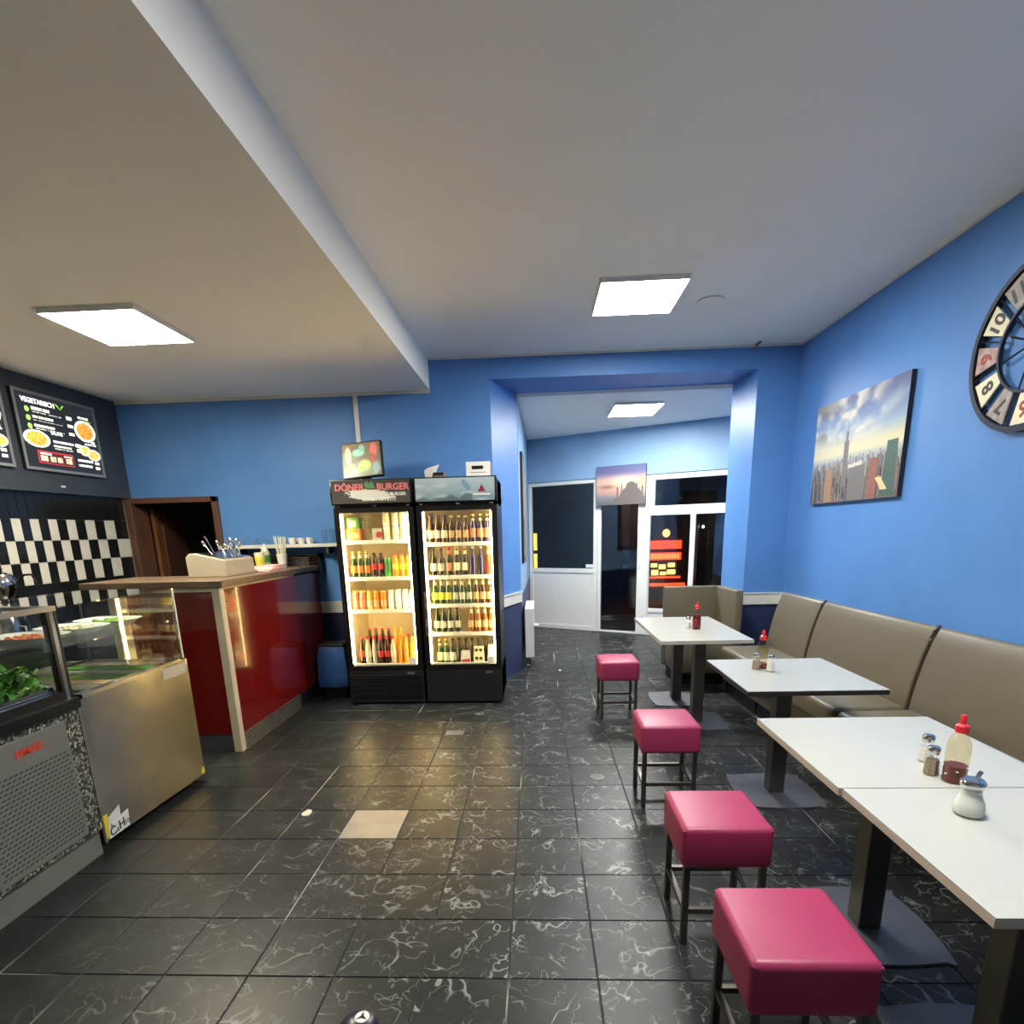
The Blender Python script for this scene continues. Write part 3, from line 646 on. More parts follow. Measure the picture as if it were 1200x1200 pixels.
for (x, y, lb) in ((.06, 7.9, 'tiny pale crumb on the rear room floor near the radiator'), (.24, 6.35, 'tiny pale crumb on the floor in the wall opening')):
    o = build(MB().lathe([(.012, 0), (.018, .006), (.006, .012)], (0, 0, 0), 7), 'crumb', M_white, loc=(x, y, 0), local=True); tag(o, lb, 'crumb')
t = thing('floor_puck', 'dark blue domed disc with a white round emblem on the floor', 'disc', (-.600, 1.50, 0))
build(MB().lathe([(.062, 0), (.066, .008), (.062, .028), (.045, .043), (.02, .049), (.002, .05)], seg=32), 'dome', mat('navy_plastic', C8(38, 36, 58), .3), t, local=True, smooth=True)
em = build(MB().lathe([(.024, .0), (.023, .003)], (.010, .008, .0475), 24), 'emblem', M_white, t, local=True)
mbs = MB()
for k in range(3):
    a = math.pi/2+k*2*math.pi/3; mbs.prism([(.010+.021*math.cos(a), .008+.021*math.sin(a)), (.010+.006*math.cos(a+1.05), .008+.006*math.sin(a+1.05)), (.010, .008), (.010+.006*math.cos(a-1.05), .008+.006*math.sin(a-1.05))], .0503, .0512)
build(mbs, 'star', M_black, em, local=True)
t = thing('floor_socket', 'small floor socket with a bright flap behind the far pink stool', 'socket', (.72, 5.02, 0))
build(bx(-.05, .05, -.03, .03, 0, .008), 'frame', M_leg, t, local=True); build(bx(-.025, .025, -.012, .012, .008, .012), 'flap', M_white, t, local=True)

# ================================================================== FRIDGES
def img_header1():
    nx, ny = 120, 34; X, Y = np.meshgrid(np.linspace(0, 1, nx), np.linspace(0, 1, ny))
    im = grad(ny, nx, [(0, (62, 60, 58)), (1, (74, 72, 70))]); n2 = smooth_noise(nx, ny, 26, 6)-.5; m = ((X-.47-.25*(Y-.6)+.16*n2)/.29)**2+((Y-.64+.10*n2)/.25)**2 < 1; im = mixc(im, m*1.0, (206, 208, 198))   # printed paint splash behind the small lettering
    for (a, b) in ((.44, .12), (.47, .04), (.50, .10), (.53, .06)):
        s = (np.abs(X-a-(Y-.2)*.1) < .013) & (Y > b) & (Y < .34); im[s] = np.array((96, 140, 98))/255.
    return im
def img_header2():
    nx, ny = 120, 34; X, Y = np.meshgrid(np.linspace(0, 1, nx), np.linspace(0, 1, ny))
    im = grad(ny, nx, [(0, (168, 186, 190)), (.5, (150, 170, 176)), (1, (112, 134, 140))]); n1 = smooth_noise(nx, ny, 6, 2)
    im = mixc(im, np.clip((n1-.45)*2, 0, .7), (190, 204, 206)); rid = .62+.28*np.interp(np.linspace(0, 1, nx), np.linspace(0, 1, 12), np.random.RandomState(4).rand(12))
    im = mixc(im, np.clip((Y-rid[None])*9, 0, .75)*(X < .72), (72, 96, 100)); s = (((X-.64-(Y-.3)*.15)/.045)**2+((Y-.32)/.24)**2 < 1); im = mixc(im, s*.55, (86, 132, 168)); return im
def fridge(x0, x1, label, hdr, slats):
    y0, y1 = 5.117, 5.80; t = thing('drinks_fridge', label, 'fridge', ((x0+x1)/2, (y0+y1)/2, 0))
    w_ = .03; mb = MB()
    yb = y0+.045
    mb.box(x0, x0+w_, yb, y1, .02, 2.02).box(x1-w_, x1, yb, y1, .02, 2.02).box(x0, x1, y1-w_, y1, .02, 2.02).box(x0, x1, yb, y1, .02, .335).box(x0, x1, yb, y1, 1.80, 2.02)
    build(mb, 'body', M_black, t)
    li = MB(); li.box(x0+w_, x0+w_+.006, yb, y1-w_, .335, 1.80).box(x1-w_-.006, x1-w_, yb, y1-w_, .335, 1.80).box(x0+w_, x1-w_, y1-w_-.006, y1-w_, .335, 1.80).box(x0+w_, x1-w_, yb, y1-w_, .335, .345).box(x0+w_, x1-w_, yb, y1-w_, 1.79, 1.80)
    build(li, 'liner', M_liner, t)
    build(MB().box(x0+.05, x0+.09, y0+.06, y0+.1, 0, .02).box(x1-.09, x1-.05, y0+.06, y0+.1, 0, .02).box(x0+.05, x0+.09, y1-.1, y1-.06, 0, .02).box(x1-.09, x1-.05, y1-.1, y1-.06, 0, .02), 'feet', M_black2, t)
    fr = .05; d = MB().box(x0, x0+fr, y0, yb-.004, .338, 1.80).box(x1-fr, x1, y0, yb-.004, .338, 1.80).box(x0+fr, x1-fr, y0, yb-.004, .338, .378).box(x0+fr, x1-fr, y0, yb-.004, 1.757, 1.80)
    door = build(d, 'door', M_black, t, bevel=.003, seg=1)
    build(bx(x0+fr-.005, x1-fr+.005, y0+.012, y0+.018, .373, 1.762), 'pane', M_pane, door)
    gs = MB().box(x0+fr+.012, x1-fr-.012, y0+.022, y0+.04, .378, .392).box(x0+fr+.012, x1-fr-.012, y0+.022, y0+.04, 1.748, 1.757)
    build(gs, 'gasket', M_shelf, door)
    build(MB().tube([(x0+.022 if slats else x0+.03, y0-.012, .66), (x0+.022 if slats else x0+.03, y0-.014, 1.06)], .007, 8), 'handle', M_chrome if not slats else M_black2, door)
    for xa in (x0+fr+.001, x1-fr-.015): build(bx(xa, xa+.014, y0+.021, y0+.042, .394, 1.746), 'led_strip', M_fled, door)
    # canopy with a gently bowed front
    za, zb = 1.822, 2.035; pf = [(y0+.05, za), (y0-.005, za), (y0-.022, za+.05), (y0-.028, (za+zb)/2), (y0-.022, zb-.05), (y0-.005, zb), (y0+.05, zb)]
    hd = build(MB().prism(pf, x0-.004, x1+.004, 'x'), 'canopy', M_black, t)
    for k, sx in enumerate((x0+.03, (x0+x1)/2, x1-.06)): build(bx(sx, sx+.03, y0+.002, y0+.006, 1.806, 1.818), 'clip', M_chrome, t)  # bright chrome pieces added to imitate glints of lamp light
    picture(hdr, (x0+.012, y0-.0295, za+.012), (1, 0, 0), (0, 0, 1), x1-x0-.024, zb-za-.024, 'header_print', M_header, hd)
    build(bx(x0, x1, y0+.004, yb-.004, .02, .335), 'kick_panel', M_black2, t, bevel=.003, seg=1)
    if slats:
        for k in range(5):
            z = .06+k*.048; build(MB().prism([(y0+.004, z), (y0-.008, z+.012), (y0-.008, z+.03), (y0+.004, z+.034)], x0+.02, x1-.02, 'x'), 'slat', M_black, t)
    build(bx(x1-.15, x1-.085, y0-.002 if not slats else y0-.01, y0+.003, .292, .312), 'badge', M_plate, t)
    build(bx(x1-.13, x1-.065, y0+.008, y0+.0115, .39, .45), 'sticker', M_white, door)
    return t, hd
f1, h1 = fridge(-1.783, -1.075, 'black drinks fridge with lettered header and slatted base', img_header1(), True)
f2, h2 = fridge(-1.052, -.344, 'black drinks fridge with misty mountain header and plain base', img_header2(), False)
M_hred = mat('header_red', C8(214, 120, 120), .4); M_hwhite = mat('header_white', C8(222, 222, 216), .4); M_mred = mat('triangle_red', C8(130, 30, 44), .4)
yh = 5.117-.0305
put_text('DÖNER', .075, (-1.615, yh, 1.965), (1, 0, 0), (0, 0, 1), 'lettering', M_hred, h1, bold=.002)
put_text('BURGER', .075, (-1.235, yh, 1.965), (1, 0, 0), (0, 0, 1), 'lettering', M_hred, h1, bold=.002)
put_text('BURGER', .036, (-1.19, yh, 1.905), (1, 0, 0), (0, 0, 1), 'lettering', M_hwhite, h1, bold=.001)
put_text('GUTEN APPETIT', .042, (-1.36, yh, 1.865), (1, 0, 0), (0, 0, 1), 'lettering', M_hwhite, h1, bold=.001)
build(MB().prism([(-.50, 1.905), (-.435, 1.905), (-.4675, 1.965)], yh-.001, yh+.001, 'y'), 'triangle_emblem', M_mred, h2)
build(bx(-.54, -.395, yh-.001, yh+.001, 1.876, 1.888), 'emblem_line', M_hwhite, h2)

# shelves
def shelf(par, x0, x1, z):
    mb = MB().box(x0, x1, 5.185, 5.74, z-.008, z); mb.box(x0, x1, 5.178, 5.186, z-.03, z+.004); build(mb, 'shelf', M_shelf, par)
F1Z = [1.517, 1.19, .893]; F2Z = [1.481, 1.19, .931, .669]
for z in F1Z: shelf(f1, -1.742, -1.116, z)
for z in F2Z: shelf(f2, -1.011, -.385, z)

# drinks, each one a thing of glass, label and cap
BP = {'beer': [(.026, 0), (.030, .004), (.030, .125), (.027, .145), (.0155, .175), (.0125, .195), (.013, .222), (.0135, .224)],
      'slim': [(.024, 0), (.027, .004), (.027, .11), (.024, .135), (.013, .165), (.0115, .20), (.012, .222)],
      'pet': [(.025, 0), (.029, .006), (.0285, .06), (.029, .10), (.029, .13), (.025, .155), (.014, .18), (.0125, .19)],
      'stub': [(.026, 0), (.030, .004), (.030, .07), (.027, .095), (.021, .112), (.019, .122)],
      'can': [(.025, 0), (.030, .007), (.030, .108), (.027, .118), (.0265, .12)],
      'wine': [(.026, 0), (.030, .004), (.030, .135), (.027, .16), (.0155, .185), (.0135, .20), (.0138, .235)],
      'cola': [(.025, 0), (.028, .006), (.0255, .05), (.0285, .085), (.028, .11), (.020, .145), (.013, .17), (.013, .182)]}
def glassm(n, c, rough=.12): return mat(n, c, rough, var=.15, scale=30, coat=.3)
DM = {'brown': glassm('bottle_brown', C8(64, 38, 20)), 'green': glassm('bottle_green', C8(30, 62, 28)), 'dgreen': glassm('bottle_dark_green', C8(18, 38, 26)), 'black': glassm('bottle_black', C8(22, 18, 18)),
      'blue': glassm('bottle_indigo', C8(40, 36, 84)), 'cola': glassm('bottle_cola', C8(44, 20, 14)), 'orange': glassm('bottle_orange', C8(232, 132, 24)), 'yellow': glassm('bottle_yellow', C8(236, 196, 76)),
      'pink': glassm('bottle_pink', C8(206, 120, 96)), 'white': glassm('bottle_milk', C8(238, 234, 220), .3), 'clear': glassm('bottle_clear', C8(176, 176, 160)), 'lime': glassm('can_lime', C8(70, 178, 50)), 'amber': glassm('bottle_amber', C8(122, 70, 26))}
LM = {k: mat('drink_label_'+k, C8(*c), .5, var=.3, scale=70) for k, c in dict(cream=(226, 216, 180), tan=(206, 168, 120), yellow=(226, 206, 60), red=(196, 44, 44), green=(60, 130, 60), white=(232, 232, 224), pale=(190, 190, 166), orange=(226, 120, 50), salmon=(220, 130, 104)).items()}
CM = {k: mat('drink_cap_'+k, C8(*c), .35, var=.05) for k, c in dict(gold=(206, 176, 96), red=(204, 36, 40), white=(230, 230, 224), blue=(50, 64, 140), yellow=(238, 190, 40), dark=(40, 40, 40), orange=(230, 120, 40), silver=(190, 190, 190)).items()}
PROTO = {}
def drink(kind, body, lab, cap, x, y, z, label, group, h=1.0, neck=None, cat='bottle', lz=None):
    key = (kind, body, lab, cap, round(h, 3), neck)
    if key in PROTO:
        c = copy_tree(PROTO[key]); c.location = (x, y, z); c.rotation_euler = (0, 0, rnd.uniform(-.6, .6)); c['label'] = label; c['group'] = group; return c
    p = [(r, q*h) for r, q in BP[kind]]; top = p[-1][1]
    t = thing('drink_can' if kind == 'can' else 'drink_bottle', label, cat, (x, y, z), 0, group)
    build(MB().lathe(p, seg=14), 'container', DM[body], t, local=True, smooth=True)
    a, b = {'beer': (.04, .105), 'slim': (.035, .095), 'pet': (.06, .11), 'stub': (.02, .065), 'can': (.03, .10), 'wine': (.04, .12), 'cola': (.065, .105)}[kind]
    rr = max(r for r, q in BP[kind])+.0006
    if lab: build(MB().lathe([(rr, a*h), (rr, b*h)], seg=14), 'paper_label', LM[lab], t, local=True, smooth=True)
    if neck: build(MB().lathe([(.0172, .17*h), (.0138, .205*h)], seg=12), 'neck_foil', LM[neck], t, local=True, smooth=True)
    if kind == 'can': build(MB().lathe([(.0268, top), (.0262, top+.003), (.022, top+.001)], seg=14), 'lid', CM[cap], t, local=True, smooth=True)
    else:
        rc = p[-1][0]+.0022; build(MB().lathe([(rc, top-.008), (rc, top+.006), (rc*.8, top+.009)], seg=12), 'cap', CM[cap], t, local=True, smooth=True)
    PROTO[key] = t; return t
def row(x0, x1, items, z, y=5.235):
    n = len(items)
    for i, it in enumerate(items):
        if it is None: continue
        drink(it[0], it[1], it[2], it[3], x0+(x1-x0)*i/(n-1), y+rnd.uniform(-.006, .006), z, it[4], it[5], **(it[6] if len(it) > 6 else {}))
L1, L2 = 'fridge with the lettered header', 'fridge with the mountain header'
A_ = ('stub', 'white', 'cream', 'gold')
# mountain fridge
a = ('beer', 'brown', 'cream', 'blue', 'blue capped beer bottle, cream label, top shelf of the '+L2, 'blue capped beers', dict(h=1.04))
b = ('beer', 'brown', 'tan', 'silver', 'brown beer bottle, tan label, top shelf of the '+L2, 'tan label beers')
c = ('wine', 'blue', 'salmon', 'gold', 'indigo bottle, salmon label, top shelf of the '+L2, 'indigo bottles', dict(neck='cream'))
row(-.955, -.445, [a, a, a, b, b, b, c, c, c], F2Z[0])
row(-.955, -.445, [a, a, a, None, None, None, c, c, c], F2Z[0], 5.31)
a = ('beer', 'black', 'pale', 'dark', 'dark bottle with pale oval label, second shelf of the '+L2, 'dark bottles with pale oval labels', dict(h=1.05))
b = ('beer', 'dgreen', 'salmon', 'red', 'dark green bottle with salmon label, second shelf of the '+L2, 'salmon label bottles', dict(h=1.08, neck='salmon'))
c = ('beer', 'black', 'cream', 'gold', 'dark bottle with cream neck foil, second shelf of the '+L2, 'cream foil bottles', dict(h=1.08, neck='cream'))
d = ('wine', 'blue', None, 'silver', 'unlabelled indigo bottle, second shelf of the '+L2, 'unlabelled indigo bottles', dict(h=1.03))
e = ('beer', 'amber', 'red', 'gold', 'amber bottle with red label, second shelf of the '+L2, 'amber bottles', dict(h=1.08, neck='cream'))
row(-.945, -.44, [a, a, b, c, c, d, d, e], F2Z[1])
a = ('beer', 'green', 'yellow', 'gold', 'green bottle with yellow label, third shelf of the '+L2, 'yellow label bottles', dict(neck='cream'))
b = ('beer', 'green', 'pale', 'gold', 'green bottle with pale label, third shelf of the '+L2, 'pale label green bottles', dict(neck='cream'))
c = ('beer', 'brown', 'tan', 'gold', 'brown bottle, gold foil, tan label on shelf three of the '+L2, 'gold foil bottles', dict(neck='cream'))
row(-.945, -.44, [a, a, a, b, b, b, c, c, c], F2Z[2])
a = ('beer', 'dgreen', 'pale', 'dark', 'dark green bottle with pale label, fourth shelf of the '+L2, 'dark green bottles')
b = ('beer', 'amber', 'tan', 'gold', 'amber bottle with gold foil, fourth shelf of the '+L2, 'amber gold foil bottles', dict(neck='cream'))
row(-.94, -.43, [a, a, a, a, None, b, b, b, b], F2Z[3])
a = ('wine', 'green', 'pale', 'gold', 'tall green bottle with pale label on the bottom of the '+L2, 'tall green bottles', dict(neck='cream'))
b = ('wine', 'dgreen', 'white', 'dark', 'tall dark bottle with white label at the bottom of the '+L2, 'tall dark bottles', dict(h=1.02))
c = ('wine', 'black', None, 'dark', 'tall black bottle without label on the bottom of the '+L2, 'tall black bottles', dict(h=1.03))
row(-.94, -.44, [a, a, b, c, c, c, c, c, c], .345, 5.29)
def carton(x0, x1, y0, y1, z0, h, m, label, dots, mm=None):
    t = thing('drink_carton', label, 'carton', ((x0+x1)/2, (y0+y1)/2, z0))
    b_ = build(MB().prism([(x0, z0), (x1, z0), (x1-.012, z0+h), (x0+.012, z0+h)], y0, y1, 'y'), 'box', m, t)
    if dots:
        g = MB()
        for k in range(2):
            for q in range(2): g.lathe([(.016, -.001), (.016, .0005)], (x0+(x1-x0)*(.32+.36*k), y0-.0005, z0+h*(.4+.42*q)), 10, 'y')
        build(g, 'bottle_print', M_slot, b_)
    if mm: build(MB().prism([(x0+.004, z0+.002), (x1-.004, z0+.002), (x1-.01, z0+h*.5), (x0+.01, z0+h*.42)], y0-.002, y0-.0005, 'y'), 'colour_field', mm, b_)
carton(-.735, -.635, 5.19, 5.225, .345, .145, LM['white'], 'open red and white carton on the fridge bottom', False, LM['red'])
carton(-.615, -.505, 5.19, 5.225, .345, .185, LM['cream'], 'cream carton with dark bottle prints on the fridge bottom', True)
carton(-.48, -.40, 5.19, 5.225, .345, .20, LM['pale'], 'pale carton in the fridge bottom corner', False, LM['tan'])
# lettered fridge
t = thing('drink_carton', 'orange carton under the green one in the '+L1, 'carton', (-1.645, 5.25, F1Z[0]))
build(bx(-1.71, -1.585, 5.20, 5.32, F1Z[0], F1Z[0]+.105), 'box', LM['orange'], t); build(bx(-1.70, -1.60, 5.198, 5.1995, F1Z[0]+.02, F1Z[0]+.07), 'print', LM['tan'], t)
t = thing('drink_carton', 'green carton on the orange one in the '+L1, 'carton', (-1.645, 5.25, F1Z[0]+.105))
build(bx(-1.70, -1.595, 5.205, 5.31, F1Z[0]+.105, F1Z[0]+.20), 'box', LM['green'], t); build(bx(-1.69, -1.62, 5.203, 5.2045, F1Z[0]+.12, F1Z[0]+.18), 'print', LM['pale'], t)
def tumbler(x, y, z, label, group, r=.03, h=.11, m=None):
    t = thing('drinking_glass', label, 'glass', (x, y, z), 0, group)
    build(MB().lathe([(r*.8, 0), (r, h), (r*.93, h), (r*.74, .008)], seg=16), 'wall', m or M_clear, t, local=True, smooth=True)
    build(MB().lathe([(r*.78, .001), (r*.76, .007)], seg=16), 'base', m or M_clear, t, local=True); return t
for x in (-1.553, -1.505): tumbler(x, 5.24, F1Z[0], 'clear tumbler between cartons in the '+L1, 'tumblers in the fridge', .022, .20)
t = thing('drink_carton', 'small pink printed carton in the '+L1, 'carton', (-1.43, 5.24, F1Z[0]))
build(bx(-1.475, -1.39, 5.20, 5.28, F1Z[0], F1Z[0]+.105), 'box', LM['pale'], t); build(MB().lathe([(.028, -.001), (.028, .001)], (-1.415, 5.199, F1Z[0]+.05), 12, 'y'), 'print', LM['red'], t)
for k, x in enumerate((-1.35, -1.27, -1.20)):
    for q in range(2):
        drink('can', 'white', 'cream', 'silver', x, 5.23, F1Z[0]+q*.1235, ('lower' if q == 0 else 'upper')+' cream coloured can stacked on the top shelf of the '+L1, 'cream cans, '+('lower' if q == 0 else 'upper')+' layer', cat='can', h=.985)
g = ('beer', 'green', 'orange', 'gold', 'green bottle with orange label, second shelf of the '+L1, 'orange label green bottles', dict(neck='cream'))
k_ = ('pet', 'cola', 'red', 'dark', 'dark cola bottle with red label, second shelf of the '+L1, 'cola bottles, second shelf', dict(h=1.1))
l_ = ('can', 'lime', 'green', 'silver', 'lime green can, second shelf of the '+L1, 'lime cans', dict(cat='can', h=1.4))
o_ = ('pet', 'orange', 'yellow', 'red', 'orange drink bottle with red cap, second shelf of the '+L1, 'orange bottles, second shelf', dict(h=1.05))
row(-1.68, -1.17, [g, g, g, k_, k_, l_, o_, o_, o_], F1Z[1])
p_ = ('stub', 'pink', 'salmon', 'gold', 'small pink juice bottle, third shelf of the '+L1, 'pink juice bottles', dict(h=1.35))
y_ = ('stub', 'yellow', 'cream', 'gold', 'small yellow juice bottle, third shelf of the '+L1, 'yellow juice bottles', dict(h=1.35))
q_ = ('stub', 'orange', 'tan', 'gold', 'small orange juice bottle, third shelf of the '+L1, 'orange juice bottles', dict(h=1.35))
w_ = ('stub', 'white', 'white', 'white', 'small white milk drink bottle, third shelf of the '+L1, 'white milk drink bottles', dict(h=1.35))
row(-1.69, -1.16, [p_, p_, y_, q_, q_, w_, w_, w_, w_], F1Z[2]); row(-1.68, -1.17, [p_, p_, y_, q_, q_, w_, w_, w_, w_], F1Z[2], 5.31)
c_ = ('cola', 'cola', 'red', 'red', 'cola bottle with red label on the bottom of the '+L1, 'cola bottles, bottom', dict(h=1.5))
t_ = ('cola', 'clear', 'pale', 'red', 'clear drink bottle on the bottom of the '+L1, 'clear bottles, bottom', dict(h=1.5))
n_ = ('cola', 'orange', 'orange', 'orange', 'orange soda bottle on the bottom of the '+L1, 'orange soda bottles', dict(h=1.5))
row(-1.67, -1.19, [c_, t_, t_, c_, c_, t_, n_, n_, n_], .345, 5.23); row(-1.64, -1.20, [c_, c_, t_, c_, c_, n_, n_, n_], .345, 5.30); 
row(-1.63, -1.20, [('cola', 'cola', 'red', 'red', c_[4], c_[5], dict(h=1.85))]*4+[('cola', 'yellow', 'yellow', 'yellow', 'yellow capped soda bottle at the back of the '+L1+' bottom', 'yellow soda bottles', dict(h=1.85))]*2+[t_, t_], .345, 5.38)

# on top of the fridges
ZT = 2.036
nx, ny = 72, 52; X, Y = np.meshgrid(np.linspace(0, 1, nx), np.linspace(0, 1, ny)); im = grad(ny, nx, [(0, (112, 84, 58)), (1, (74, 84, 66))])
im = mixc(im, np.clip((smooth_noise(nx, ny, 6, 21)-.4)*3, 0, 1), (92, 116, 84))
for (cx, cy, rx, ry, c) in ((.14, .35, .10, .32, (222, 198, 150)), (.18, .72, .14, .16, (226, 176, 96)), (.3, .86, .1, .1, (232, 214, 160)), (.42, .28, .2, .14, (130, 196, 170)), (.52, .15, .1, .14, (110, 170, 150)), (.58, .68, .2, .2, (160, 176, 74)), (.45, .8, .15, .12, (122, 150, 60)), (.84, .22, .12, .26, (196, 96, 90)), (.8, .5, .08, .2, (150, 56, 50)), (.88, .78, .12, .22, (110, 136, 140))): im = mixc(im, np.clip(1.6-1.6*(((X-cx)/rx)**2+((Y-cy)/ry)**2), 0, 1), c)
t = thing('monitor', 'small screen with a food picture on the lettered fridge', 'monitor', (-1.56, 5.37, ZT), -.06)
tl = .12
mb = MB(); R_ = Vector((.998, .0, .075)); U_ = Vector((-.075, .20, .98)).normalized(); Nn = R_.cross(U_)
def quadbox(o, w_, h_, d_, mb=None): 
    o = Vector(o); p = [o, o+R_*w_, o+R_*w_+U_*h_, o+U_*h_]; q = [a-Nn*d_ for a in p]
    return (mb or MB()).add(p+q, [(0, 1, 2, 3), (7, 6, 5, 4), (0, 4, 5, 1), (1, 5, 6, 2), (2, 6, 7, 3), (3, 7, 4, 0)])
o0 = Vector((-.175, -.05, .022))
hs = build(quadbox(o0, .375, .315, .05), 'housing', M_black, t, local=True, bevel=.006)
build(MB().box(-.10, .14, -.06, .09, 0, .012).box(-.02, .06, .0, .03, .01, .12), 'stand', M_black2, t, local=True)
wo = Matrix.Translation(t.location) @ Matrix.Rotation(-.06, 4, 'Z')
po = wo @ (o0+R_*.014+U_*.014+Nn*.0012); rr_ = wo.to_3x3() @ R_; uu_ = wo.to_3x3() @ U_
picture(im, po, rr_.normalized(), uu_.normalized(), .347, .287, 'screen_image', print_mat('monitor_image', .3, .3), t)
t = thing('radio', 'white box radio with dark display on the mountain header fridge', 'radio', (-.51, 5.34, ZT))
hb = build(bx(-.62, -.40, 5.285, 5.40, ZT, ZT+.135), 'housing', mat('radio_side', C8(120, 70, 78), .5), t, bevel=.01)
fp_ = build(bx(-.617, -.403, 5.278, 5.288, ZT+.003, ZT+.132), 'front_panel', M_white, t, bevel=.003)
build(bx(-.565, -.465, 5.2765, 5.279, ZT+.07, ZT+.098), 'display', M_black, t); build(bx(-.58, -.44, 5.2765, 5.279, ZT+.04, ZT+.045), 'button_strip', M_grey, t)
t = thing('paper_bag', 'small open box with crumpled white paper on the mountain header fridge', 'box', (-.89, 5.33, ZT))
build(MB().box(-.93, -.82, 5.29, 5.40, ZT, ZT+.055), 'box', mat('cardboard', C8(110, 92, 66), .7), t); build(bx(-.93, -.82, 5.288, 5.2895, ZT+.03, ZT+.05), 'print', M_black, t)
build(MB().add([(-.99, 5.28, ZT+.07), (-.90, 5.27, ZT+.10), (-.86, 5.33, ZT+.125), (-.97, 5.36, ZT+.10), (-.985, 5.30, ZT), (-.93, 5.29, ZT), (-.92, 5.34, ZT), (-.975, 5.35, ZT)], [(0, 1, 2, 3), (4, 7, 6, 5), (0, 4, 5, 1), (1, 5, 6, 2), (2, 6, 7, 3), (3, 7, 4, 0)]), 'paper', M_white, t)
o = build(MB().tube([(-1.25, 5.30, ZT+.008), (-1.15, 5.27, ZT+.006), (-1.04, 5.30, ZT+.008), (-.96, 5.29, ZT+.006)], .006, 6), 'cable', M_black2); tag(o, 'black cable lying across the tops of both fridges', 'cable')
o = build(bx(-1.742, -1.700, D-.022, D-.001, 2.10, ZS-.028), 'cable_duct', M_trim); tag(o, 'narrow white cable duct running up the wall above the screen', 'duct')

# bin with blue bag between counter and fridge
t = thing('waste_bin', 'black waste bin with blue bag between red counter and fridge', 'bin', (-2.02, 5.42, 0))
build(MB().prism([(-2.12, 5.33), (-1.90, 5.33), (-1.90, 5.52), (-2.12, 5.52)], 0, .50), 'bucket', M_black, t, bevel=.02)
bg_ = MB(); n = 28; rings = []
for (z, e) in ((.125, .036), (.14, .045), (.22, .05), (.32, .040), (.42, .034), (.50, .026), (.525, .012)):
    ring = []
    for k in range(n):
        a = 2*math.pi*k/n; sx, sy = math.cos(a), math.sin(a); q = max(abs(sx)/.11, abs(sy)/.095); wv = e+.006*math.sin(5*a+z*20)+.004*math.sin(11*a-z*35)
        ring.append((-2.01+sx/q+wv*sx*1.0, 5.425+sy/q+wv*sy, z))
    rings.append(ring)
v = sum(rings, []); f = [(i*n+k, i*n+(k+1) % n, (i+1)*n+(k+1) % n, (i+1)*n+k) for i in range(len(rings)-1) for k in range(n)]
build(bg_.add(v, f), 'bin_bag', M_blue, t, smooth=True); build(bx(-2.135, -1.885, 5.315, 5.535, .525, .55), 'rim', M_black2, t, bevel=.006)

# ================================================================== COUNTER
XF = -2.25
t = thing('counter', 'red laminate serving counter with wooden top and cream corner posts', 'counter', (-2.6, 4.7, 0))
build(MB().box(-3.07, XF, 3.955, 4.50, .13, 1.235).box(-2.80, XF, 4.50, 5.80, .13, 1.235), 'carcass', M_dark, t)
build(bx(-2.93, -2.30, 3.945, 3.955, .14, 1.205), 'front_panel', M_red, t); build(bx(XF-.002, XF+.008, 4.0, 5.80, .135, 1.215), 'side_panel', M_red, t)
build(bx(-2.30, XF+.010, 3.937, 4.0, 0, 1.235), 'corner_post', M_cream, t, bevel=.004, seg=1); build(bx(-3.07, -2.93, 3.94, 3.957, 0, 1.235), 'end_post', M_cream, t, bevel=.004, seg=1)
build(MB().box(-2.93, -2.30, 3.940, 3.956, 1.205, 1.235), 'front_rail', M_cream, t); build(bx(XF, XF+.012, 4.0, 5.2, 1.217, 1.235), 'side_rail', M_cream, t)
build(MB().box(-2.93, -2.30, 3.96, 3.975, 0, .14), 'front_kick', M_plate, t)
kp = build(bx(XF-.004, XF+.012, 4.0, 5.05, 0, .135), 'kick_plate', M_tread, t); nb = MB()
for r in range(4):
    for k in range(26): nb.box(XF+.012, XF+.0145, 4.03+k*.039+(r % 2)*.019, 4.045+k*.039+(r % 2)*.019, .022+r*.029, .032+r*.029)
tag(build(nb, 'tread_studs', M_chrome, kp), kind='stuff')
build(bx(XF-.004, XF+.004, 5.05, 5.80, 0, .135), 'side_kick', M_plinth, t)
build(MB().prism([(-3.24, 3.915), (-2.205, 3.915), (-2.205, 5.80), (-2.83, 5.80), (-2.83, 4.52), (-3.24, 4.52)], 1.236, 1.284), 'countertop', M_wood, t, bevel=.004, seg=1)
ZK = 1.2845
t = thing('cutlery_box', 'steel cutlery box with sloping lid on the counter corner', 'cutlery box', (-2.51, 4.5, ZK))
build(MB().prism([(-2.66, ZK), (-2.36, ZK), (-2.365, ZK+.125), (-2.60, ZK+.178), (-2.635, ZK+.178), (-2.665, ZK+.15)], 4.285, 4.74, 'y'), 'housing', mat('box_steel', C8(196, 188, 166), .4, .3, var=.04), t, bevel=.006)
build(MB().prism([(-2.585, ZK+.177), (-2.38, ZK+.131), (-2.378, ZK+.137), (-2.583, ZK+.183)], 4.31, 4.715, 'y'), 'lid_rim', M_chrome, t)
M_cut = M_chrome
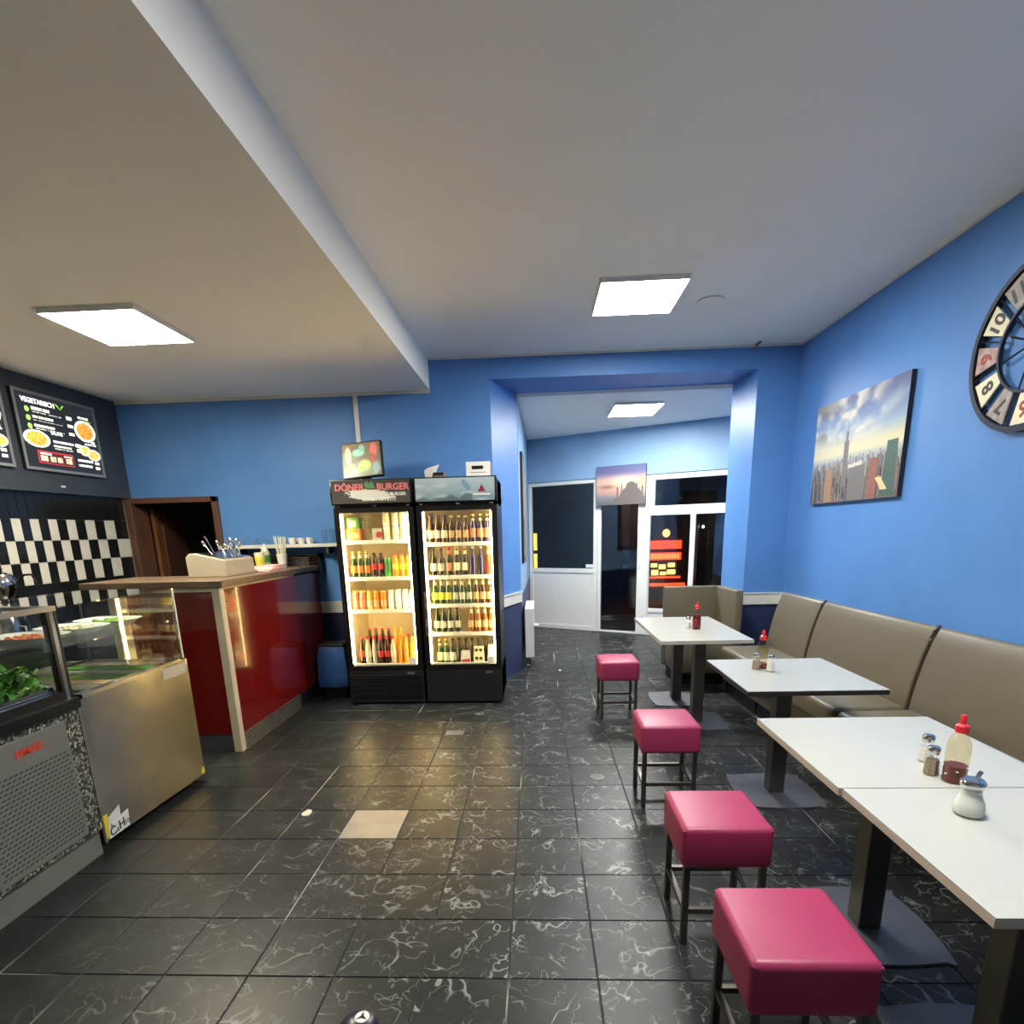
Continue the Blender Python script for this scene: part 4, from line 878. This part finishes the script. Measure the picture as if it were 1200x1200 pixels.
for k in range(16):
    x = -2.56+.165*rnd.random(); y = 4.36+.32*rnd.random(); z0 = ZK+.184-.222*(x+2.585)+.0
    dx, dy = rnd.uniform(-.03, .03), rnd.uniform(-.04, .04); hh = rnd.uniform(.05, .10); sp = k % 2 == 0
    a = Vector((x, y, z0)); b = Vector((x+dx, y+dy, z0+hh))
    mb = MB().tube([a, b], [.004, .0035], 6); nm = 'spoon' if sp else 'fork'
    tt = thing(nm, ('teaspoon' if sp else 'fork')+' standing upright in the steel cutlery box', 'cutlery', tuple(a), 0, nm+'s in the cutlery box')
    build(mb, 'handle', M_cut, tt, smooth=True); d = (b-a).normalized()
    if sp: build(MB().tube([b, b+d*.012, b+d*.026, b+d*.040, b+d*.046], [.003, .010, .013, .009, .002], 8), 'bowl', M_cut, tt, smooth=True)
    else:
        pg = MB().tube([b, b+d*.016], [.003, .010], 6)
        for q in (-1, 0, 1): pg.tube([b+d*.014+Vector((q*.006, 0, 0)), b+d*.042+Vector((q*.006, 0, 0))], .002, 5)
        build(pg, 'tines', M_cut, tt)
# napkins, cups with straws
M_nap = mat('pink_napkin', C8(222, 164, 160), .8, var=.12, scale=30); M_paper = mat('white_paper', C8(228, 224, 212), .8)
for k in range(4):
    x, y = -2.36+.012*(k % 2), 4.92+.03*k; o = thing('napkin_stack', 'pink folded napkin pile beside the cutlery box, layer %s' % ('bottom', 'second', 'third', 'top')[k], 'napkins', (x, y, ZK+k*.012))
    build(MB().prism([(x-.09, y-.13), (x+.09, y-.12), (x+.085, y+.13), (x-.09, y+.12)], ZK+k*.012, ZK+k*.012+.011), 'sheets', M_nap if k != 2 else M_paper, o)
    build(MB().prism([(x-.06, y-.12), (x+.07, y-.115), (x+.06, y-.05)], ZK+k*.012+.0112, ZK+k*.012+.0116), 'corner', M_paper, o)
def cup(x, y, label, r, h, m):
    t = thing('paper_cup', label, 'cup', (x, y, ZK)); build(MB().lathe([(r*.75, 0), (r, h), (r*.95, h), (r*.7, .006)], seg=18), 'wall', m, t, local=True, smooth=True); build(MB().lathe([(r*1.03, h-.004), (r*1.03, h+.003)], seg=18), 'rim', m, t, local=True, smooth=True)
cup(-2.46, 5.50, 'white cup full of drinking straws on the counter', .05, .12, M_white)
for k in range(14):
    a = k*2.4; r = .032*math.sqrt((k+.5)/14); x, y = -2.46+r*math.cos(a), 5.50+r*math.sin(a); dx, dy = math.cos(a)*.025, math.sin(a)*.025
    o = build(MB().tube([(x*.85-2.46*.15, y*.85+5.5*.15, ZK+.02), (x+dx, y+dy, ZK+.27+.03*rnd.random())], .0045, 6), 'drinking_straw', mat('straw_white', C8(222, 224, 196), .5) if k == 0 else bpy.data.materials['straw_white'], smooth=True)
    tag(o, 'pale drinking straw standing in the white cup', 'straw', 'straws in the cup')
t = thing('plastic_bottle', 'green and white squeeze bottle on the counter behind the straws', 'bottle', (-2.60, 5.45, ZK))
build(MB().lathe([(.04, 0), (.043, .01), (.043, .13), (.04, .15), (.03, .165)], seg=18), 'body', LM['pale'], t, local=True, smooth=True); build(MB().lathe([(.0435, .05), (.0435, .12)], seg=18), 'paper_label', LM['green'], t, local=True, smooth=True); build(MB().lathe([(.032, .163), (.03, .19), (.012, .20), (.008, .225)], seg=14), 'cap', M_white, t, local=True, smooth=True)
t = thing('plastic_tub', 'pale yellow tub of straws on the counter next to the napkins', 'tub', (-2.56, 5.25, ZK))
build(MB().lathe([(.035, 0), (.045, .15), (.041, .15), (.032, .006)], seg=18), 'wall', LM['cream'], t, local=True, smooth=True); build(MB().lathe([(.038, .04), (.0435, .11)], seg=18), 'band', LM['yellow'], t, local=True, smooth=True)
t = thing('wire_rack', 'small dark wire rack at the end of the counter', 'rack', (-2.33, 5.66, ZK))
mb = MB()
for x in (-2.42, -2.24): mb.tube([(x, 5.60, ZK), (x, 5.60, ZK+.09), (x, 5.73, ZK+.09), (x, 5.73, ZK)], .004, 6)
build(mb, 'hoops', M_black2, t); mb = MB()
for k in range(4): mb.tube([(-2.42, 5.60, ZK+.02+.02*k), (-2.24, 5.60, ZK+.02+.02*k)], .003, 6)
build(mb, 'bars', M_chrome, t)
tumbler(-2.27, 5.45, ZK, 'empty clear glass at the rack on the counter end', None, .03, .07)

# wall shelf with glasses and mugs, dark cabinet under it
t = thing('wall_shelf', 'white wall shelf with glasses and mugs behind the counter', 'shelf', (-2.65, 5.78, 1.46))
build(bx(-3.19, -1.86, 5.70, D-.001, 1.462, 1.495), 'board', M_trim, t, bevel=.002, seg=1); build(MB().box(-3.0, -2.98, 5.72, D-.001, 1.40, 1.462).box(-2.1, -2.08, 5.72, D-.001, 1.40, 1.462), 'bracket', M_leg, t)
t = thing('wall_cabinet', 'dark open cabinet hanging below the white wall shelf', 'cabinet', (-2.65, 5.8, 1.2))
build(MB().box(-3.10, -2.19, 5.74, D-.001, 1.20, 1.23).box(-3.10, -3.08, 5.74, D-.001, 1.23, 1.40).box(-2.21, -2.19, 5.74, D-.001, 1.23, 1.40).box(-3.10, -2.19, 5.845, D-.001, 1.23, 1.40).box(-3.10, -2.19, 5.74, D-.001, 1.37, 1.40), 'body', M_black, t)
build(bx(-3.08, -2.21, 5.75, 5.84, 1.30, 1.312), 'inner_shelf', M_black2, t)
zs = 1.4955
for k, x in enumerate((-3.08, -2.96, -2.90, -2.86, -2.80, -2.74, -2.68)): tumbler(x, 5.76+.02*(k % 2), zs, 'small clear glass on the white wall shelf', 'small glasses on the wall shelf', .024, .055+.02*(k % 3))
for x in (-2.125, -2.035): tumbler(x, 5.77, zs, 'large beer glass on the white wall shelf by the fridge', 'large glasses on the wall shelf', .04, .135)
def mug(x, label, rz):
    t = thing('mug', label, 'mug', (x, 5.77, zs), rz, 'white mugs'); build(MB().lathe([(.026, 0), (.036, .02), (.038, .062), (.034, .062), (.03, .01)], seg=18), 'cup', M_white, t, local=True, smooth=True); build(MB().tube([(.035, 0, .05), (.055, 0, .05), (.058, 0, .03), (.035, 0, .018)], .005, 8), 'handle', M_white, t, local=True, smooth=True)
mug(-2.455, 'white mug on the wall shelf beside the small glasses', 1.4); mug(-2.365, 'white mug on the wall shelf with its handle to the left', -2.0); mug(-2.275, 'white mug on the wall shelf beside the large glasses', -1.2)

# ================================================================== STEEL CASE WITH TRAYS
t = thing('cold_counter', 'stainless steel cold counter with glass guard and sunken pans', 'counter', (-2.6, 3.0, 0))
Y0, Y1, XB, ZT_ = 2.565, 3.445, -2.98, .84
mb = MB().box(XB, XF, Y0, Y0+.01, .05, ZT_).box(XB, XF-.012, Y1-.01, Y1, .05, ZT_).box(XB, XB+.01, Y0, Y1, .05, ZT_).box(XB, XF-.01, Y0, Y1, .05, .06).box(XB, XF-.0, Y0, Y0+.04, ZT_-.02, ZT_).box(XB, XF, Y1-.04, Y1, ZT_-.02, ZT_).box(XF-.05, XF, Y0, Y1, ZT_-.02, ZT_).box(XB, XB+.1, Y0, Y1, ZT_-.02, ZT_)
build(mb, 'cabinet', M_sheet, t); build(MB().prism([(XF-.03, Y0), (XF-.012, Y0), (XF+.012, Y1), (XF-.012, Y1)], .05, ZT_-.004), 'front_sheet', M_sheet, t)
build(MB().box(XB+.05, XB+.1, Y0+.05, Y0+.1, 0, .05).box(XF-.12, XF-.07, Y0+.05, Y0+.1, 0, .05).box(XB+.05, XB+.1, Y1-.1, Y1-.05, 0, .05).box(XF-.12, XF-.07, Y1-.1, Y1-.05, 0, .05), 'feet', M_black, t)
for k in range(7):
    y = Y0+.05+k*.113; pn = MB(); xa, xb = XB+.11, XF-.06
    pn.box(xa, xb, y, y+.005, .76, .832).box(xa, xb, y+.098, y+.103, .76, .832).box(xa, xa+.005, y, y+.103, .76, .832).box(xb-.005, xb, y, y+.103, .76, .832).box(xa, xb, y, y+.103, .755, .76)
    pan = build(pn, 'food_pan', M_chrome, t); build(bx(xa+.006, xb-.006, y+.006, y+.097, .765, .79+.02*(k % 3)), 'food', (M_leaf, LM['cream'], LM['tan'], M_leaf2, LM['pale'])[k % 5], pan)
# glass guard: front, side and top panes
build(MB().prism([(XF-.036, Y0+.005), (XF-.030, Y0+.005), (XF-.003, Y1-.002), (XF-.009, Y1-.002)], ZT_, 1.272), 'front_glass', M_pane, t); build(bx(XB+.12, XF-.012, Y1-.010, Y1-.004, ZT_, 1.272), 'side_glass', M_pane, t); build(bx(XB+.12, XF-.002, Y0+.005, Y1-.002, 1.273, 1.279), 'top_glass', M_pane, t)
build(MB().box(XF-.011, XF-.001, Y1-.011, Y1-.001, ZT_, 1.272), 'glass_edge', mat('glass_edge', C8(196, 206, 196), .2), t)
build(MB().box(XB+.12, XB+.13, Y0+.01, Y0+.02, ZT_, 1.272).box(XB+.12, XB+.13, Y1-.02, Y1-.011, ZT_, 1.272), 'rear_post', M_leg, t)
build(bx(XB+.12, XF-.05, Y0+.02, Y1-.02, 1.075, 1.081), 'tray_shelf', M_pane, t)
build(MB().prism([(XF+.0050, 3.21), (XF+.0066, 3.21), (XF+.0125, 3.425), (XF+.0110, 3.425)], .752, .818), 'type_label', mat('label_paper', C8(196, 186, 160), .5), t)
def platter(y, label, fm):
    t = thing('platter', label, 'platter', (-2.58, y, 1.0815)); n = 28; v = []; prof = [(.11, .10, .0), (.16, .12, .03), (.175, .13, .037), (.155, .113, .030), (.105, .096, .006)]
    for rx, ry, z in prof:
        for k in range(n): a = 2*math.pi*k/n; v.append((rx*math.copysign(abs(math.cos(a))**.7, math.cos(a)), ry*math.copysign(abs(math.sin(a))**.7, math.sin(a)), z))
    f = [(i*n+k, i*n+(k+1) % n, (i+1)*n+(k+1) % n, (i+1)*n+k) for i in range(len(prof)-1) for k in range(n)]+[tuple(range(n-1, -1, -1)), tuple(4*n+k for k in range(n))]
    build(MB().add(v, f), 'dish', M_white, t, local=True, smooth=True); fd = MB(); r_ = random.Random(int(y*100))
    for k in range(34): a = r_.random()*6.28; q = math.sqrt(r_.random())*.088; fd.lathe([(.003, 0), (.016, .008), (.012, .018), (.002, .022)], (q*math.cos(a), q*math.sin(a), .007+.012*r_.random()), 6)
    tag(build(fd, 'salad', fm, t, local=True), kind='stuff')
platter(2.74, 'white oval platter of orange grated salad behind the glass guard', LM['orange']); platter(3.02, 'white oval platter of yellow salad behind the glass guard', LM['cream']); platter(3.29, 'white oval platter of pale green salad behind the glass guard', M_leaf2)
# hazard card leaning on the cabinet foot
t = thing('hazard_card', 'white card lettered C4H10 with a yellow strip at the steel cabinet', 'card', (XF-.008, 2.64, .055))
build(bx(XF-.0125, XF-.0098, 2.57, 2.615, .062, .19), 'yellow_strip', mat('hazard_yellow', C8(228, 206, 30), .5), t)
w_ = build(MB().prism([(2.60, .055), (2.748, .055), (2.756, .15), (2.603, .12)], XF-.0078, XF-.0058, 'x'), 'card', M_white, t)
build(MB().prism([(2.61, .12), (2.70, .14), (2.705, .20), (2.615, .165)], XF-.0098, XF-.0079, 'x'), 'rear_card', M_trim, t)
put_text('C', .066, (XF-.0052, 2.628, .083), (0, 1, .08), (0, 0, 1), 'lettering', M_ink, w_, bold=.001); put_text('4', .042, (XF-.0052, 2.660, .074), (0, 1, .08), (0, 0, 1), 'lettering', M_ink, w_)
put_text('H', .066, (XF-.0052, 2.695, .092), (0, 1, .08), (0, 0, 1), 'lettering', M_ink, w_, bold=.001); put_text('10', .036, (XF-.0052, 2.733, .085), (0, 1, .08), (0, 0, 1), 'lettering', M_ink, w_); put_text('A', .03, (XF-.0052, 2.625, .117), (0, 1, .08), (0, 0, 1), 'lettering', M_ink, w_)
o = build(MB().prism([(3.41, .055), (3.443, .055), (3.443, .10), (3.425, .10)], XF+.0118, XF+.0135, 'x'), 'corner_sticker', bpy.data.materials['hazard_yellow']); tag(o, 'small yellow warning sticker on the lower corner of the steel cabinet', 'sticker')

# ================================================================== SALAD DISPLAY CASE
t = thing('salad_case', 'terrazzo clad salad display case with glass front and grey vent', 'display case', (-2.6, 1.85, 0))
S0, S1 = 1.15, 2.555
build(bx(XB, XF-.006, S0, S1, .14, .79), 'carcass', M_dark, t); build(MB().box(XF-.006, XF+.004, S0, S1, .14, .79).box(XB, XF-.006, S1-.001, S1+.004, .14, .79), 'terrazzo_front', M_terr, t)
build(bx(XB, XF-.02, S0, S1, 0, .14), 'kick_panel', M_grey, t); build(bx(XB, XF+.03, S0, S1+.004, .79, .845), 'ledge', M_black, t, bevel=.004, seg=1)
vp = build(bx(XF+.004, XF+.014, 1.98, 2.462, .165, .755), 'vent_panel', M_grey, t, bevel=.006); sl = MB()
for r in range(21):
    for k in range(17):
        y = 2.0+k*.026+(r % 2)*.013; z = .195+r*.0205
        if y < 2.44: sl.prism([(y, z), (y+.017, z+.003), (y+.017, z+.009), (y, z+.006)], XF+.0135, XF+.0146, 'x')
tag(build(sl, 'vent_hole_shade', M_slot, vp), kind='stuff')  # darkness inside the vent holes put into the colour of raised slips
put_text('PIMAK', .05, (XF+.0147, 2.25, .69), (0, 1, .03), (0, 0, 1), 'lettering', mat('red_lettering', C8(206, 62, 40), .5), vp, bold=.002)
build(MB().box(XB, XF-.02, S0, S1-.02, .846, .855), 'well_floor', M_steel, t)
build(MB().box(XF-.012, XF-.006, S0, S1-.05, .85, 1.262), 'front_glass', M_pane, t)
build(MB().box(XF-.03, XF+.0, S1-.055, S1-.038, .846, 1.262).box(XF-.03, XF, S1-.012, S1, .846, 1.262), 'corner_post', M_black, t); build(bx(XF-.028, XF-.002, S1-.038, S1-.012, .846, 1.262), 'post_trim', M_chrome, t)
build(MB().box(XF-.028, XF, S0, S1-.055, .846, .885), 'lower_frame', M_black, t)
build(MB().box(XB+.1, XF+.004, S1-.03, S1+.0, 1.263, 1.285).box(XF-.03, XF+.004, S0, S1-.03, 1.263, 1.285).box(XB+.1, XB+.13, S0, S1-.03, 1.263, 1.285), 'top_frame', M_steel, t); build(bx(XB+.13, XF-.03, S0, S1-.03, 1.27, 1.276), 'top_glass', M_pane, t)
build(MB().box(XB+.1, XB+.12, S0, S1, .855, 1.263), 'back_glass', M_pane, t); build(bx(XB+.12, XF-.035, S1-.012, S1-.006, .855, 1.262), 'side_glass', M_pane, t)
for xx in (XF-.25, XF-.5): pass
trh = thing('food_pan', 'steel tray filled with green lettuce in the salad case', 'tray', (-2.45, 2.25, .8555))
build(MB().box(-2.68, -2.285, 1.95, 2.49, .8555, .86).box(-2.68, -2.675, 1.95, 2.49, .86, .91).box(-2.29, -2.285, 1.95, 2.49, .86, .91).box(-2.675, -2.29, 1.95, 1.955, .86, .91).box(-2.675, -2.29, 2.485, 2.49, .86, .91), 'tray', M_chrome, trh)
def leaf_mb(mb, c, s, az, tilt, roll):
    R3 = Matrix.Rotation(az, 3, 'Z') @ Matrix.Rotation(tilt, 3, 'X') @ Matrix.Rotation(roll, 3, 'Y'); v = []; n = 7
    for i in range(n):
        u = i/(n-1); wd = .5*math.sin(math.pi*min(1, .12+u*.9))*(1+.1*math.sin(i*2.2))
        for q in (-1, -.5, 0, .5, 1): v.append(Vector(c)+R3 @ Vector((q*wd*s*.62, (u-.3)*s, s*(.18*math.sin(u*3)+.10*abs(q)*math.cos(i*2.6+q*4)))))
    v = [(min(max(p.x, -2.672), -2.294), min(max(p.y, 1.958), 2.482), max(p.z, .862)) for p in v]      # stay inside the tray
    f = [(i*5+k, i*5+k+1, i*5+6+k, i*5+5+k) for i in range(n-1) for k in range(4)]; mb.add(v, f)
gl = [MB(), MB()]; rl = random.Random(12)
for k in range(330):
    x, y = -2.655+.355*rl.random(), 1.97+.50*rl.random(); hq = 1-((x+2.47)/.22)**2*.5
    leaf_mb(gl[0 if rl.random() < .72 else 1], (x, y, .88+.15*rl.random()*hq), .055+.035*rl.random(), rl.random()*6.28, rl.uniform(-.7, .9), rl.uniform(-.6, .6))
for m_, mb in zip((M_leaf, M_leaf2), gl): tag(build(mb, 'lettuce_leaves', m_, trh, smooth=True), kind='stuff')
# chrome teapot set on a back counter behind the case
t = thing('back_counter', 'low dark back counter along the tiled wall', 'counter', (-3.85, 4.1, 0))
build(bx(XL+.005, -3.56, 2.6, 5.2, 0, .86), 'body', M_black2, t); build(bx(XL+.005, -3.54, 2.6, 5.2, .86, .89), 'worktop', M_steel, t, bevel=.003, seg=1)
t = thing('tea_urn', 'chrome tea urn with dark handle behind the salad case', 'urn', (-3.82, 3.93, .8905))
build(MB().lathe([(.11, 0), (.12, .01), (.12, .22), (.09, .26), (.05, .28), (.06, .30), (.09, .36), (.095, .42), (.07, .47), (.02, .49)], seg=24), 'body', M_chrome, t, local=True, smooth=True)
build(MB().tube([(.07, .04, .40), (.12, .07, .46), (.16, .09, .46), (.18, .10, .40)], .009, 8), 'handle', M_black, t, local=True, smooth=True); build(MB().lathe([(.02, .49), (.028, .51), (.01, .53)], seg=12), 'lid_knob', M_black, t, local=True, smooth=True)
build(MB().tube([(.10, -.03, .10), (.16, -.05, .10), (.165, -.05, .07)], .010, 8), 'tap', M_chrome, t, local=True, smooth=True)

# ================================================================== MENU SCREENS
def menu_img():
    nx, ny = 176, 120; im = np.zeros((ny, nx, 3))+np.array((30, 32, 36))/255.; X, Y = np.meshgrid(np.linspace(0, 1, nx), np.linspace(0, 1, ny)); r = np.random.RandomState(9)
    def bar(x0, x1, y, h, c=(240, 240, 225), gap=.15):
        s = (X > x0) & (X < x1) & (np.abs(Y-y) < h/2) & (r.rand(1, nx) > gap); im[s] = np.array(c)/255.
    for k in range(3):
        y = .20+k*.115; s = ((X-.115)/.028)**2+((Y-y-.01)/.038)**2 < 1; im[s] = np.array((150, 196, 90))/255.; bar(.17, .42-.03*(k == 0), y-.015, .035); bar(.17, .54, y+.03, .014, (190, 190, 180), .3); bar(.60, .68, y+.015, .045, gap=.05)
    def plate(cx, cy, rx, ry, fc):
        s = ((X-cx)/rx)**2+((Y-cy)/ry)**2; im[s < 1] = np.array((236, 232, 218))/255.; q = s < .62
        col = np.array(fc)[r.randint(len(fc), size=(ny, nx))]/255.; sm = col.copy()
        for a in (0, 1): sm = (sm+np.roll(sm, 1, a)+np.roll(sm, -1, a))/3
        im[q] = sm[q]
    plate(.84, .36, .15, .16, [(214, 110, 40), (236, 160, 60), (180, 70, 30), (240, 200, 90)]); plate(.17, .60, .16, .12, [(120, 180, 60), (230, 150, 60), (240, 210, 90), (190, 80, 50)])
    plate(.79, .66, .085, .08, [(226, 190, 90), (236, 214, 130), (150, 130, 40)]); plate(.91, .71, .095, .085, [(226, 170, 70), (236, 204, 110), (190, 120, 40)])
    bar(.76, .92, .165, .03); bar(.80, .96, .205, .02, (120, 190, 80)); bar(.90, .96, .52, .035); bar(.80, .97, .555, .03, (220, 226, 210))
    bar(.36, .64, .60, .035, (240, 226, 226)); bar(.66, .74, .60, .045, gap=.05); bar(.36, .60, .665, .03); bar(.36, .62, .70, .014, (180, 180, 170), .3); bar(.66, .74, .675, .045, gap=.05)
    s = (X > .14) & (X < .60) & (Y > .76) & (Y < .94); im[s] = np.array((70, 30, 30))/255.; e = s & ~((X > .15) & (X < .59) & (Y > .775) & (Y < .925)); im[e] = np.array((190, 50, 50))/255.
    bar(.16, .32, .795, .025); bar(.47, .58, .80, .02)
    for (a, b) in ((.17, .26), (.29, .36), (.38, .45), (.49, .57)): bar(a, b, .865, .07, (226, 214, 170), .25)
    bar(.66, .88, .82, .035); bar(.90, .97, .83, .04, gap=.05); bar(.66, .86, .895, .035); bar(.90, .97, .905, .04, gap=.05); return im
MI = menu_img()
def menu(y0, y1, z0, z1, label, title):
    xm = XL+.05; t = thing('menu_screen', label, 'screen', (xm, (y0+y1)/2, z0)); f_ = .022
    build(bx(xm+.0005, xm+.03, y0, y1, z0, z1), 'housing', M_black2, t)
    fr = MB().box(xm+.028, xm+.036, y0, y0+f_, z0, z1).box(xm+.028, xm+.036, y1-f_, y1, z0, z1).box(xm+.028, xm+.036, y0+f_, y1-f_, z0, z0+f_).box(xm+.028, xm+.036, y0+f_, y1-f_, z1-f_, z1)
    build(fr, 'frame', mat('screen_bezel', C8(150, 156, 160), .4, .3), t); sc_ = picture(MI, (xm+.0305, y0+f_, z0+f_), (0, 1, 0), (0, 0, 1), y1-y0-2*f_, z1-z0-2*f_, 'display', M_screen, t)
    if title:
        W = emit('screen_white', (1, 1, .94), .9); put_text('VEGETARISCH', .052, (xm+.0315, y0+.24, z1-.075), (0, 1, 0), (0, 0, 1), 'lettering', W, sc_, bold=.0015); put_text('SALATE', .036, (xm+.0315, y0+.375, z0+.315), (0, 1, 0), (0, 0, 1), 'lettering', W, sc_, bold=.001)
        G = emit('screen_green', C8(120, 200, 40), .9); lf = MB()
        for sgn in (-1, 1): lf.prism([(y0+.46, z1-.095), (y0+.46+sgn*.025, z1-.075), (y0+.46+sgn*.05, z1-.05), (y0+.46+sgn*.02, z1-.06)], xm+.031, xm+.032, 'x')
        build(lf, 'leaf_emblem', G, sc_)
menu(4.655, 5.515, 2.155, 2.768, 'lit menu screen with food pictures next to the blue wall', True)
menu(3.70, 4.556, 2.155, 2.768, 'lit menu screen cut off beside the other menu screen', False)
o = build(bx(XL+.0505, XL+.054, 5.0, 5.045, 2.035, 2.05), 'brand_plate', M_white); tag(o, 'tiny white plate on the dark panel under the menu screens', 'plate')

# ================================================================== OUTSIDE AT NIGHT
t = thing('lit_kiosk', 'red lit kiosk front with menu boards across the dark street', 'kiosk', (3.0, 13.3, -.02))
k = 13.0/18
def kx(x): return x*k
build(bx(2.3, 4.3, 13.02, 14.6, -.02, 2.3), 'body', M_ext, t)
M_kr = emit('sign_red', (1, .07, .02), 1.5); M_ko = emit('sign_orange', (1, .30, .08), 1.3); M_ky = emit('sign_yellow', (1, .62, .16), 1.8)
def ext(x0, x1, z0, z1, y=13.0): return MB().box(x0*k, x1*k, y-.02, y+.02, 1.57-(1.57-z0)*k, 1.57-(1.57-z1)*k)
build(ext(3.36, 4.40, .91, 1.16), 'sign_fascia', M_kr, t); s2 = build(ext(3.36, 4.40, .58, .80), 'sign_band', M_kr, t)
g = MB()
for q in range(11): g.add(*[(lambda m_: (m_.v, m_.f))(ext(3.42+q*.085, 3.48+q*.085, .62, .76, 12.975))][0])
build(g, 'sign_letters', M_ko, s2)
for (a, b, c, d) in ((3.50, 3.68, .36, .48), (3.74, 3.94, .30, .44), (4.02, 4.22, .36, .48), (3.52, 3.72, .12, .28), (3.78, 3.96, .12, .22), (4.0, 4.24, .14, .28)): build(ext(a, b, c, d), 'menu_board', M_ky, t)
build(ext(3.36, 4.40, .02, .08), 'counter_light', M_kr, t); build(ext(3.36, 4.55, -.22, -.13), 'counter_light', M_kr, t)
build(MB().lathe([(.002, -.09), (.06, -.06), (.085, 0), (.06, .06), (.002, .09)], (3.90*k, 12.9, 1.57-(1.57-1.38)*k), 14), 'globe_lamp', M_ky, t, smooth=True)
t = thing('street_lamp', 'street lamp with two bright heads beyond the window', 'lamp', (4.74*k, 12.6, -.02))
build(MB().tube([(4.73*k, 12.6, -.02), (4.73*k, 12.6, 1.75)], .02, 8), 'pole', M_leg, t); M_sl = emit('street_light', (1, .9, .75), 10)
for x in (4.62, 4.86): build(MB().lathe([(.005, -.03), (.03, 0), (.005, .03)], (x*k, 12.57, 1.55), 10), 'lamp_head', M_sl, t); build(MB().tube([(4.73*k, 12.6, 1.7), (x*k, 12.58, 1.6)], .01, 6), 'arm', M_leg, t)
t = thing('building', 'dark building with an archway and one lit window across the street', 'building', (0, 15.5, -.02))
kk = 15.0/18
def ez(z): return 1.57-(1.57-z)*kk
ar = [(-.0+.82*math.cos(a)*kk*1.0+.85*kk, ez(1.25)+1.2*kk*math.sin(a)) for a in [math.pi*i/16 for i in range(17)]]
build(bx(-5, 2.2, 15.05, 16, -.02, 6), 'facade', M_ext, t); build(MB().prism([(ar[-1][0], -.02)]+list(reversed(ar))+[(ar[0][0], -.02)], 15.0, 15.05, 'y'), 'arch_shade_slab', mat('archway_shade', C8(54, 46, 40), .7, var=.2), t)  # shade of the arch opening put into the dark colour of a flat slab
M_lw = emit('lit_window', (1, .45, .08), 1.6)
wf = build(bx(-.30*kk, .05*kk, 15.0, 15.05, ez(.34), ez(1.52)), 'window_frame', M_brown, t)
for (z0, z1) in ((.40, .86), (.96, 1.47)): build(bx(-.25*kk, .0, 14.99, 15.0, ez(z0), ez(z1)), 'window_pane', M_lw, wf)
